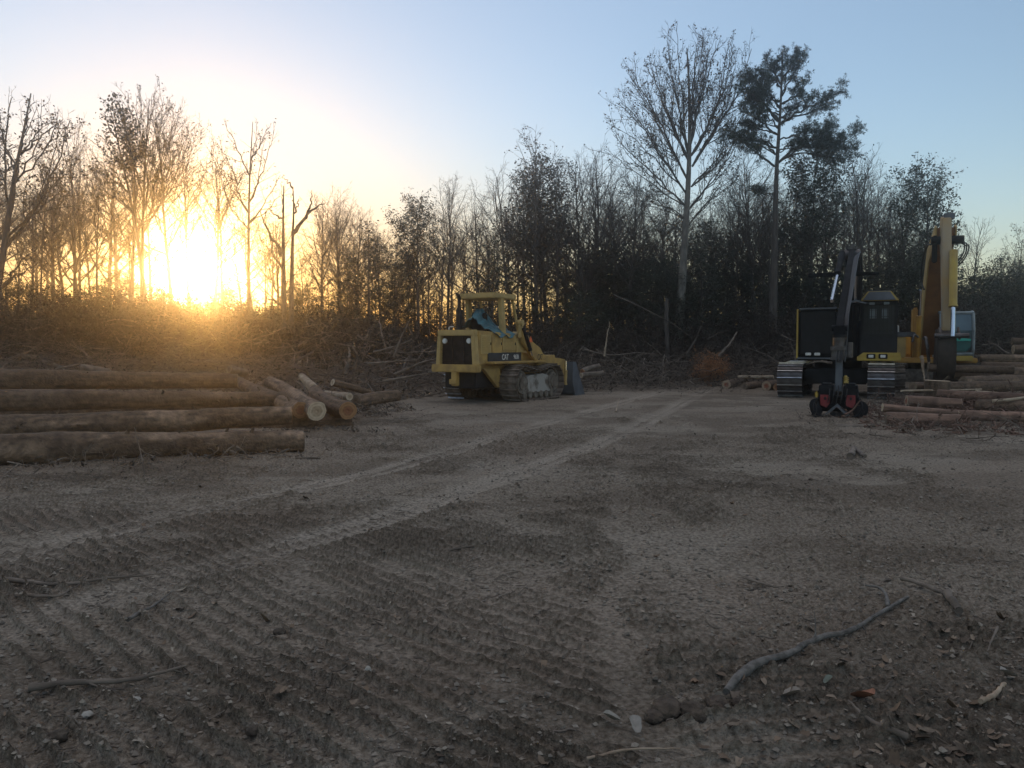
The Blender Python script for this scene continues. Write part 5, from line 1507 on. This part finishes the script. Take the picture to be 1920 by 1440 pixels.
# ------------------------------------------------------------------ big branches sticking out of the brush
def branch(pts, r, label, seed, m=None, lv=None, cat="branch", name="branch", k=14, tip=.3):
    rg = np.random.default_rng(seed)
    P = path_resample([tuple(p) for p in pts], k); P[1:-1] += rg.normal(size=(k - 2, 3)) * r * .15
    base = P[0].copy(); P = P - base
    res = grow(rg, P[None], (r * np.linspace(1, tip, k) * (1 + .12 * rg.normal(size=k)))[None], lv or [])
    parts = [(*tubes(*res[0], 9), 0)] + [(*tubes(*q, 5), 0) for q in res[1:]]
    for s_ in (0, k - 1):   # close the two ends
        o_ = s_ * 9
        parts.append((parts[0][0][o_:o_ + 9], np.array([[0, 1, 2, 3], [0, 3, 4, 5], [0, 5, 6, 7], [0, 7, 8, 8]])[:3], 0))
    V, F, M = merge(parts)
    o = link(name, np_mesh(name, V, F, M, smooth=True), None, [m or M_slash]); o.location = base
    tag(o, label, cat); return o


BL = [dict(count=(2, 5), t=(.3, 1), ang=(40, 12), len=(.15, .35), ns=4, rr=.5, thick=.02, rmin=.006, up=.03, wob=.15)]
branch([at(1133, 668, 31), at(1137, 640, 31), at(1143, 604, 31)], .045, "pale thin stick standing upright right of the loader bucket", 1, M_palewood)
branch([at(1288, 665, 33), at(1303, 640, 33), at(1315, 610, 33)], .05, "curved pale stick rising from the brush left of the orange bush", 2, M_brush, BL)
branch([at(1326, 636, 34), at(1350, 623, 34), at(1368, 620, 34)], .03, "slanting thin stick above the orange bush", 3, M_brush)
branch([at(1348, 668, 33), at(1368, 645, 33), at(1382, 622, 33.2)], .07, "crooked rising root right of the orange bush", 4, M_slash, BL)
branch([at(1150, 553, 36), at(1200, 575, 36), at(1260, 605, 36), at(1300, 635, 35.5)], .05, "long bare fallen pole slanting down in front of the broad tree", 5, M_brush)
branch([at(1252, 690, 38), at(1250, 620, 38), at(1250, 560, 38)], .11, "short broken trunk standing left of the broad tree", 6, M_bark, cat="broken trunk", name="broken_trunk", tip=.8)
branch([at(560, 648, 28), at(590, 628, 28), at(620, 622, 28)], .035, "stick slanting up right from the brush under the snags", 7, M_slash, BL)
branch([at(700, 660, 30), at(740, 650, 30), at(778, 636, 30), at(762, 608, 30)], .04, "thin hooked branch above the brush heap", 8, M_slash)
branch([at(738, 670, 27), at(755, 625, 27), at(768, 602, 27)], .045, "slanting snapped branch with a pale tip left of the loader", 9, M_slash)
branch([at(670, 628, 29), at(684, 640, 29), at(692, 618, 29)], .04, "broken forked stub high on the brush heap", 10, M_slash)
branch([at(720, 715, 25.5), at(775, 705, 25.5), at(822, 697, 25)], .05, "smooth long branch reaching to the loader bumper", 11, M_slash)
branch([at(740, 702, 26), at(790, 680, 26), at(830, 668, 26.4)], .05, "long branch above the one reaching the loader bumper", 12, M_slash, BL)
branch([at(690, 682, 27), at(735, 678, 27), at(782, 675, 26.5)], .045, "nearly level pale branch in the middle of the brush heap", 13, M_slash)
branch([at(648, 700, 25), at(656, 670, 25), at(654, 652, 25.3)], .07, "twisted upright stub in the middle of the brush heap", 14, M_slash, BL)
branch([at(666, 690, 25.3), at(672, 668, 25), at(660, 650, 25)], .06, "second twisted stub beside the first in the brush heap", 15, M_slash)
branch([at(1494, 690, 33), at(1490, 660, 33), at(1480, 640, 33)], .05, "pale forked branch left of the harvester engine box", 16, M_slash, BL)
branch([at(1465, 628, 33), at(1488, 640, 33), at(1505, 632, 33)], .03, "thin crossing twig left of the harvester engine box", 17, M_slash)
branch([at(1095, 655, 36), at(1140, 668, 36), at(1200, 660, 36), at(1235, 668, 35)], .04, "long low branch over the dark brush", 18, M_slash)
branch([at(1560, 680, 26.3), at(1530, 677, 26.6), at(1512, 684, 26.8)], .05, "grey bark slab lying on the harvester frame", 19, M_slash)
branch([at(1640, 684, 25.6), at(1660, 680, 25.6), at(1700, 683, 26.4)], .06, "grey bark slab resting on top of the right harvester track", 20, M_slash)
branch([at(1728, 668, 25.5), at(1732, 700, 25), at(1733, 712, 24.6)], .06, "pale upright post leaning against the logs left of the bucket", 21, M_palewood)
branch([at(1742, 675, 25.5), at(1741, 700, 25), at(1739, 712, 24.6)], .05, "second leaning post left of the bucket", 22, M_slash)

# ------------------------------------------------------------------ near ground: branches, clods, leaves


def onground(pix, lift=.02):
    out_ = []
    for u, v in pix:
        p = gp(u, v); p.z = gz(p.x, p.y) * .4 + float(base_height(np.array([p.x]), np.array([p.y]))[0]) * .6 + .008 + lift; q = p
        out_.append(q)
    return out_


M_grstick = mat("weathered_grey_branch", (0.15, 0.138, 0.125), 0.85, scale=22, col2=(0.065, 0.058, 0.05), bump=.004, bscale=40)
branch(onground([(1362, 1312), (1380, 1288), (1425, 1262), (1480, 1236), (1530, 1206), (1590, 1198), (1640, 1166), (1702, 1134)], .02), .023,
       "long curved grey branch lying on the soil in the right foreground", 31, M_grstick, [dict(count=(5, 5), t=(.25, .95), ang=(45, 12), len=(.04, .12), ns=4, rr=.4, thick=.03, rmin=.003, up=-.05, wob=.2)], k=26, tip=.38)
branch(onground([(1664, 1152), (1662, 1132), (1652, 1116), (1622, 1112)], .03), .014, "forked grey twig rising off the end of the curved branch", 32, M_grstick, tip=.5)
branch(onground([(1690, 1100), (1730, 1112), (1770, 1132)], .03), .016, "dark thin stick beyond the curved branch", 33, M_slash, tip=.7)
branch(onground([(1774, 1130), (1786, 1150), (1798, 1164)], .035), .028, "short pale ended stick beside the dark thin one", 34, M_slash, tip=.7)
branch(onground([(0, 1098), (70, 1104), (145, 1108), (165, 1096), (240, 1094), (310, 1082)], .02), .016, "crooked root lying across the left foreground", 35, M_slash, BL)
branch(onground([(30, 1130), (110, 1132), (150, 1106)], .02), .012, "short root branching under the crooked one at left", 36, M_slash)
branch(onground([(55, 1312), (140, 1300), (240, 1298), (300, 1284), (350, 1270)], .03), .018, "split weathered root in the lower left foreground", 37, M_slash, BL)
branch(onground([(240, 1182), (290, 1152), (322, 1128)], .03), .012, "thin straight twig in the left foreground", 38, M_grstick)
branch(onground([(840, 1040), (900, 1032), (960, 1012), (1010, 1004)], .01), .010, "thin dark twig on the soil near the middle", 39, M_slash)
branch(onground([(1400, 1092), (1430, 1104), (1462, 1112)], .02), .013, "short brown stick on the soil left of the curved branch", 40, M_slash)
branch(onground([(1838, 1334), (1862, 1320), (1884, 1300)], .03), .014, "pale bone coloured stick near the right edge", 41, M_palewood, tip=.6)
branch(onground([(1100, 1436), (1180, 1422), (1275, 1416)], .02), .007, "thin pale root along the bottom edge", 42, M_palewood)
branch(onground([(1870, 1205), (1858, 1232), (1850, 1248)], .06), .008, "thin twig standing near the right edge", 43, M_slash)
branch(onground([(1700, 1400), (1660, 1395), (1630, 1370), (1590, 1335)], .03), .014, "dark buried root among the leaves at lower right", 44, M_slash)
branch(onground([(1594, 862), (1602, 846), (1622, 862)], .05), .05, "triangular bark chunk sticking up in the middle distance on the right", 45, M_slash, cat="bark chunk", name="bark_chunk", tip=.5)
branch([gp(1155, 772), gp(1158, 768) + Vector((0, 0, .15)), gp(1160, 766) + Vector((.03, 0, .28))], .02, "small pale stake upright beside the tyre track", 46, M_palewood, cat="stake", name="stake")
# rotten log half buried where the branch begins
def clod(u, v, r, label, m, seed, flat=.6, name="clod", cat="clod"):
    rg = np.random.default_rng(seed)
    bm = bmesh.new(); bmesh.ops.create_icosphere(bm, subdivisions=4, radius=1)
    for q in bm.verts:
        n_ = 1 + .5 * (fbm(np.array([q.co.x * 1.7 + seed]), np.array([q.co.y * 1.7 + q.co.z * 1.3]), seed, 4)[0] - .5) + .15 * (vn(np.array([q.co.x * 8 + seed]), np.array([q.co.z * 8 + q.co.y * 5]), seed)[0] - .5)
        q.co = Vector((q.co.x * r * n_, q.co.y * r * n_ * .8, q.co.z * r * n_ * flat))
    me = bpy.data.meshes.new(name); bm.to_mesh(me); bm.free()
    for p in me.polygons: p.use_smooth = True
    o = link(name, me, None, [m]); g = onground([(u, v)], r * flat * .3)[0]; o.location = g; o.rotation_euler = (0, 0, rg.uniform(0, 6)); tag(o, label, cat); return o


M_stone = mat("pale_stone", (0.32, 0.30, 0.26), 0.8, scale=9, var=.25, bump=.004)
M_clod = mat("dark_clod", (0.07, 0.055, 0.042), 0.95, scale=22, var=.4, bump=.012, bscale=40)
M_rot = mat("rotten_wood", (.10, .075, .055), .95, scale=18, col2=(.045, .034, .026), bump=.03, bscale=30)
for k__, (u, v, r_) in enumerate(((1250, 1338, .085), (1300, 1345, .07), (1345, 1328, .06), (1225, 1352, .05), (1385, 1322, .04))):
    clod(u, v, r_, ["largest crumbling lump of rotten wood left of the curved branch", "second lump of rotten wood, below the root of the curved branch", "rotten lump touching the thick end of the curved branch",
                    "leftmost small rotten lump by the pale leaves", "smallest rotten lump right of the branch's thick end"][k__], M_rot, 40 + k__, .55, "rotten_wood", "rotten wood")
clod(690, 1268, .022, "small pale chip standing out on the ridged soil below centre", M_stone, 5, 1.2, "stone", "stone")
clod(524, 1195, .035, "dark clod on the ridged soil left of the pale chip", M_clod, 6)
clod(478, 1386, .035, "dark clod near the bottom edge left of centre", M_clod, 7)
clod(1520, 900, .03, "dark clod on the pale patch right of centre", M_clod, 8)
clod(165, 1350, .028, "flat tan stone at lower left", M_stone, 9, .4, "stone", "stone")
clod(255, 1322, .026, "flat pale stone right of the split root at lower left", M_stone, 10, .35, "stone", "stone")
clod(105, 1395, .05, "rounded soil lump at the lower left", M_clod, 11)

# litter: chips, twigs and leaves lying everywhere
rg = np.random.default_rng(808)
n = 26000
Y = 2.0 + 26 * rg.uniform(0, 1, n) ** 1.9; X = rg.uniform(-.78, .78, n) * Y
dens = sstep(fbm(X * .9, Y * .9, 15, 3), .40, .62) * .8 + .12
dens = np.maximum(dens, sstep(X, .9, 1.8) * (1 - sstep(Y, 3.8, 5.2)) * 1.0)
dA, _ = path_dist(X, Y, trackA); dB, _ = path_dist(X, Y, trackB)
dens *= 1 - .8 * (np.minimum(dA, dB) < .35)
keep = rg.uniform(0, 1, n) < dens; X, Y = X[keep], Y[keep]; n = len(X)
Z = gzs(X, Y) + .006
Cc = np.stack([X, Y, Z], -1)
az = rg.uniform(0, 2 * np.pi, n); tl = rg.normal(size=n) * .35
A = np.stack([np.cos(az) * np.cos(tl), np.sin(az) * np.cos(tl), np.sin(tl)], -1); B = unit(np.cross(A, np.array([0, 0, 1.0]) + rg.normal(size=(n, 3)) * .4))
L_ = (.003 + .017 * rg.uniform(0, 1, n) ** 2.5) * (1 + Y * .06); Wd_ = L_ * rg.uniform(.12, .6, n)
Vc, Fc = quads(Cc, A * L_[:, None], B * Wd_[:, None])
pal = np.array([[.16, .125, .095], [.09, .07, .055], [.27, .22, .17], [.38, .33, .26], [.22, .15, .10], [.46, .41, .34]])
pk = rg.choice(6, n, p=[.36, .32, .18, .04, .09, .01])
cc = pal[pk] * rg.uniform(.7, 1.3, (n, 1)); col = np.repeat(np.concatenate([cc, np.ones((n, 1))], 1), 4, axis=0)
M_litter = mat("litter", (1, 1, 1), .9, scale=30, col2=(.75, .75, .75), attr=True)
o = link("wood_chip_litter", np_mesh("litter", Vc, [Fc], col=col), None, [M_litter]); tag(o, "small bark chips and crumbs scattered over the soil", "litter", kind="stuff")
# soil crumbs: small angular lumps lying on the surface
n = 52000
Y = 2.4 + 13 * rg.uniform(0, 1, n) ** 1.8; X = rg.uniform(-.76, .76, n) * Y
keep = rg.uniform(0, 1, n) < .25 + .75 * sstep(fbm(X * 1.7, Y * 1.7, 95, 3), .42, .6); X, Y = X[keep], Y[keep]; n = len(X)
rr_ = (.0025 + .013 * rg.uniform(0, 1, n) ** 4) * (1 + .05 * Y)
octv = np.array([[1, 0, 0], [0, 1, 0], [-1, 0, 0], [0, -1, 0], [0, 0, 1], [0, 0, -1.0]])
octf = np.array([[0, 1, 4], [1, 2, 4], [2, 3, 4], [3, 0, 4], [1, 0, 5], [2, 1, 5], [3, 2, 5], [0, 3, 5]])
sc3 = rg.uniform(.6, 1.4, (n, 6, 1)) * np.array([1, 1, .7])
az = rg.uniform(0, 6.28, n)[:, None]
ov = octv[None] * sc3; ox = ov[..., 0] * np.cos(az) - ov[..., 1] * np.sin(az); oy = ov[..., 0] * np.sin(az) + ov[..., 1] * np.cos(az)
V = np.stack([ox, oy, ov[..., 2]], -1) * rr_[:, None, None] + np.stack([X, Y, gzs(X, Y) + rr_ * .3], -1)[:, None, :]
F = (octf[None] + (np.arange(n) * 6)[:, None, None]).reshape(-1, 3)
cc = np.array([.25, .215, .175]) * rg.uniform(.45, 1.25, (n, 1)); col = np.repeat(np.concatenate([cc, np.ones((n, 1))], 1), 6, axis=0)
o = link("soil_crumbs", np_mesh("crumbs", V.reshape(-1, 3), [F], col=col), None, [M_litter]); tag(o, "small angular crumbs of dry soil lying on the ground", "soil crumbs", kind="stuff")
# twig crumbs
n = 5200
Y = 2.0 + 22 * rg.uniform(0, 1, n) ** 1.7; X = rg.uniform(-.78, .78, n) * Y
keep = rg.uniform(0, 1, n) < sstep(fbm(X * .9, Y * .9, 15, 3), .38, .6) + .1; X, Y = X[keep], Y[keep]; n = len(X)
az = rg.uniform(0, 2 * np.pi, n); L_ = rg.uniform(.03, .16, n)
P = []
for k_ in range(4):
    x = X + np.cos(az) * L_ * (k_ / 3); y = Y + np.sin(az) * L_ * (k_ / 3); P.append(np.stack([x, y, gzs(x, y) + .005], -1)); az = az + rg.normal(size=n) * .3
V, F = tubes(np.stack(P, 1), np.full((n, 4), .0022) * rg.uniform(.6, 1.8, (n, 1)), 4)
o = link("twig_crumbs", np_mesh("twigs", V, [F]), None, [M_slash]); tag(o, "fine broken twigs scattered over the soil", "litter", kind="stuff")
# fallen leaves: lobed outline folded along the midrib
n = 5200
Y = 2.05 + 9 * rg.uniform(0, 1, n) ** 1.6; X = rg.uniform(-.75, .75, n) * Y
w_ = sstep(X, .5, 1.6) * (1 - sstep(Y, 3.6, 5.0)) * .9 + .02 + .07 * sstep(fbm(X * 1.1, Y * 1.1, 15, 3), .5, .65)
keep = rg.uniform(0, 1, n) < w_; X, Y = X[keep], Y[keep]; n = len(X)
k_ = 14; th = np.arange(k_) * 2 * np.pi / k_
lob = .78 + .22 * np.abs(np.cos(th * 2.5)) ** .7
lx = np.cos(th) * lob; ly = np.sin(th) * lob * .62
s = (.010 + .03 * rg.uniform(0, 1, n) ** 1.6)[:, None]; az = rg.uniform(0, 6.28, n)[:, None]
fold = rg.uniform(.1, .9, n)[:, None]; curl_ = rg.uniform(-.5, 1.0, n)[:, None]
px = lx[None] * s; py = ly[None] * s; pz = np.abs(py) * fold + curl_ * px ** 2 / s
ca, sa = np.cos(az), np.sin(az)
tx_ = rg.normal(size=(n, 1)) * .4
wx = px * ca - py * sa + X[:, None]; wy = px * sa + py * ca + Y[:, None]; wz = pz + px * tx_ + (gzs(X, Y) + .006)[:, None]
ctr = np.stack([X, Y, gzs(X, Y) + .006], -1)[:, None, :]
V = np.concatenate([ctr, np.stack([wx, wy, wz], -1)], 1).reshape(-1, 3)
b0 = (np.arange(n) * (k_ + 1))[:, None]; q = np.arange(k_)[None]
F = np.stack([b0 + 0 * q, b0 + 1 + q, b0 + 1 + (q + 1) % k_], -1).reshape(-1, 3)
pal = np.array([[.155, .11, .075], [.22, .17, .125], [.10, .075, .055], [.28, .24, .19], [.18, .12, .08]])
cc = pal[rg.choice(5, n, p=[.36, .28, .26, .02, .08])] * rg.uniform(.7, 1.3, (n, 1))
col = np.repeat(np.concatenate([cc, np.ones((n, 1))], 1), k_ + 1, axis=0)
o = link("leaf_litter", np_mesh("leaves", V, [F], col=col, smooth=True), None, [M_litter]); tag(o, "dry fallen oak leaves lying thickest in the lower right foreground", "leaves", kind="stuff")


def big_leaf(pix, s, lab, colr, seed):
    rg = np.random.default_rng(seed)
    g = onground([pix], .02)[0]; a0 = rg.uniform(0, 6.28)
    vs = [(0, 0, 0)]
    for t_ in th:
        l_ = .78 + .22 * abs(math.cos(t_ * 2.5))
        x, y = math.cos(t_) * l_ * s, math.sin(t_) * l_ * s * .6
        vs.append((x * math.cos(a0) - y * math.sin(a0), x * math.sin(a0) + y * math.cos(a0), abs(y) * .7 + x * .5 + .01))
    me = np_mesh("leaf", np.array(vs), [np.array([(0, 1 + q, 1 + (q + 1) % k_) for q in range(k_)])], col=np.array([[*colr, 1]] * (k_ + 1)), smooth=True)
    o = link("leaf", me, None, [M_litter]); o.location = g; tag(o, lab, "leaf")


big_leaf((1148, 1364), .042, "pale curled leaf on the bare soil left of the leaf litter", (.30, .28, .24), 1)
big_leaf((1192, 1376), .045, "pale curled leaf just right of the first one", (.28, .26, .23), 2)
big_leaf((1552, 1288), .03, "flat greenish leaf below the middle of the curved branch", (.17, .19, .155), 3)
big_leaf((1480, 1314), .05, "tan lobed leaf right of the rotten log", (.28, .24, .20), 4)
big_leaf((1618, 1325), .07, "reddish brown crumpled leaf at lower right", (.28, .13, .08), 5)
big_leaf((1890, 1282), .05, "pale leaf by the right edge above the bone coloured stick", (.32, .29, .26), 6)
# ------------------------------------------------------------------ air
def haze(density, aniso, col):
    s = 200
    me = bpy.data.meshes.new("haze")
    bm = bmesh.new(); bmesh.ops.create_cube(bm, size=1.0)
    for v in bm.verts:
        v.co = Vector((v.co.x * 2 * s, v.co.y * 2 * s, -1.4 if v.co.z < 0 else 26.0))
    bm.to_mesh(me); bm.free()
    m = bpy.data.materials.new("haze_air"); m.use_nodes = True
    t = m.node_tree; t.nodes.clear()
    o = t.nodes.new("ShaderNodeOutputMaterial"); p = t.nodes.new("ShaderNodeVolumePrincipled")
    p.inputs['Color'].default_value = (*col, 1); p.inputs['Density'].default_value = density
    p.inputs['Anisotropy'].default_value = aniso
    t.links.new(p.outputs[0], o.inputs['Volume'])
    ob = link("haze", me, None, [m]); tag(ob, kind="stuff")


haze(0.003, 0.95, (0.95, 0.95, 0.95))
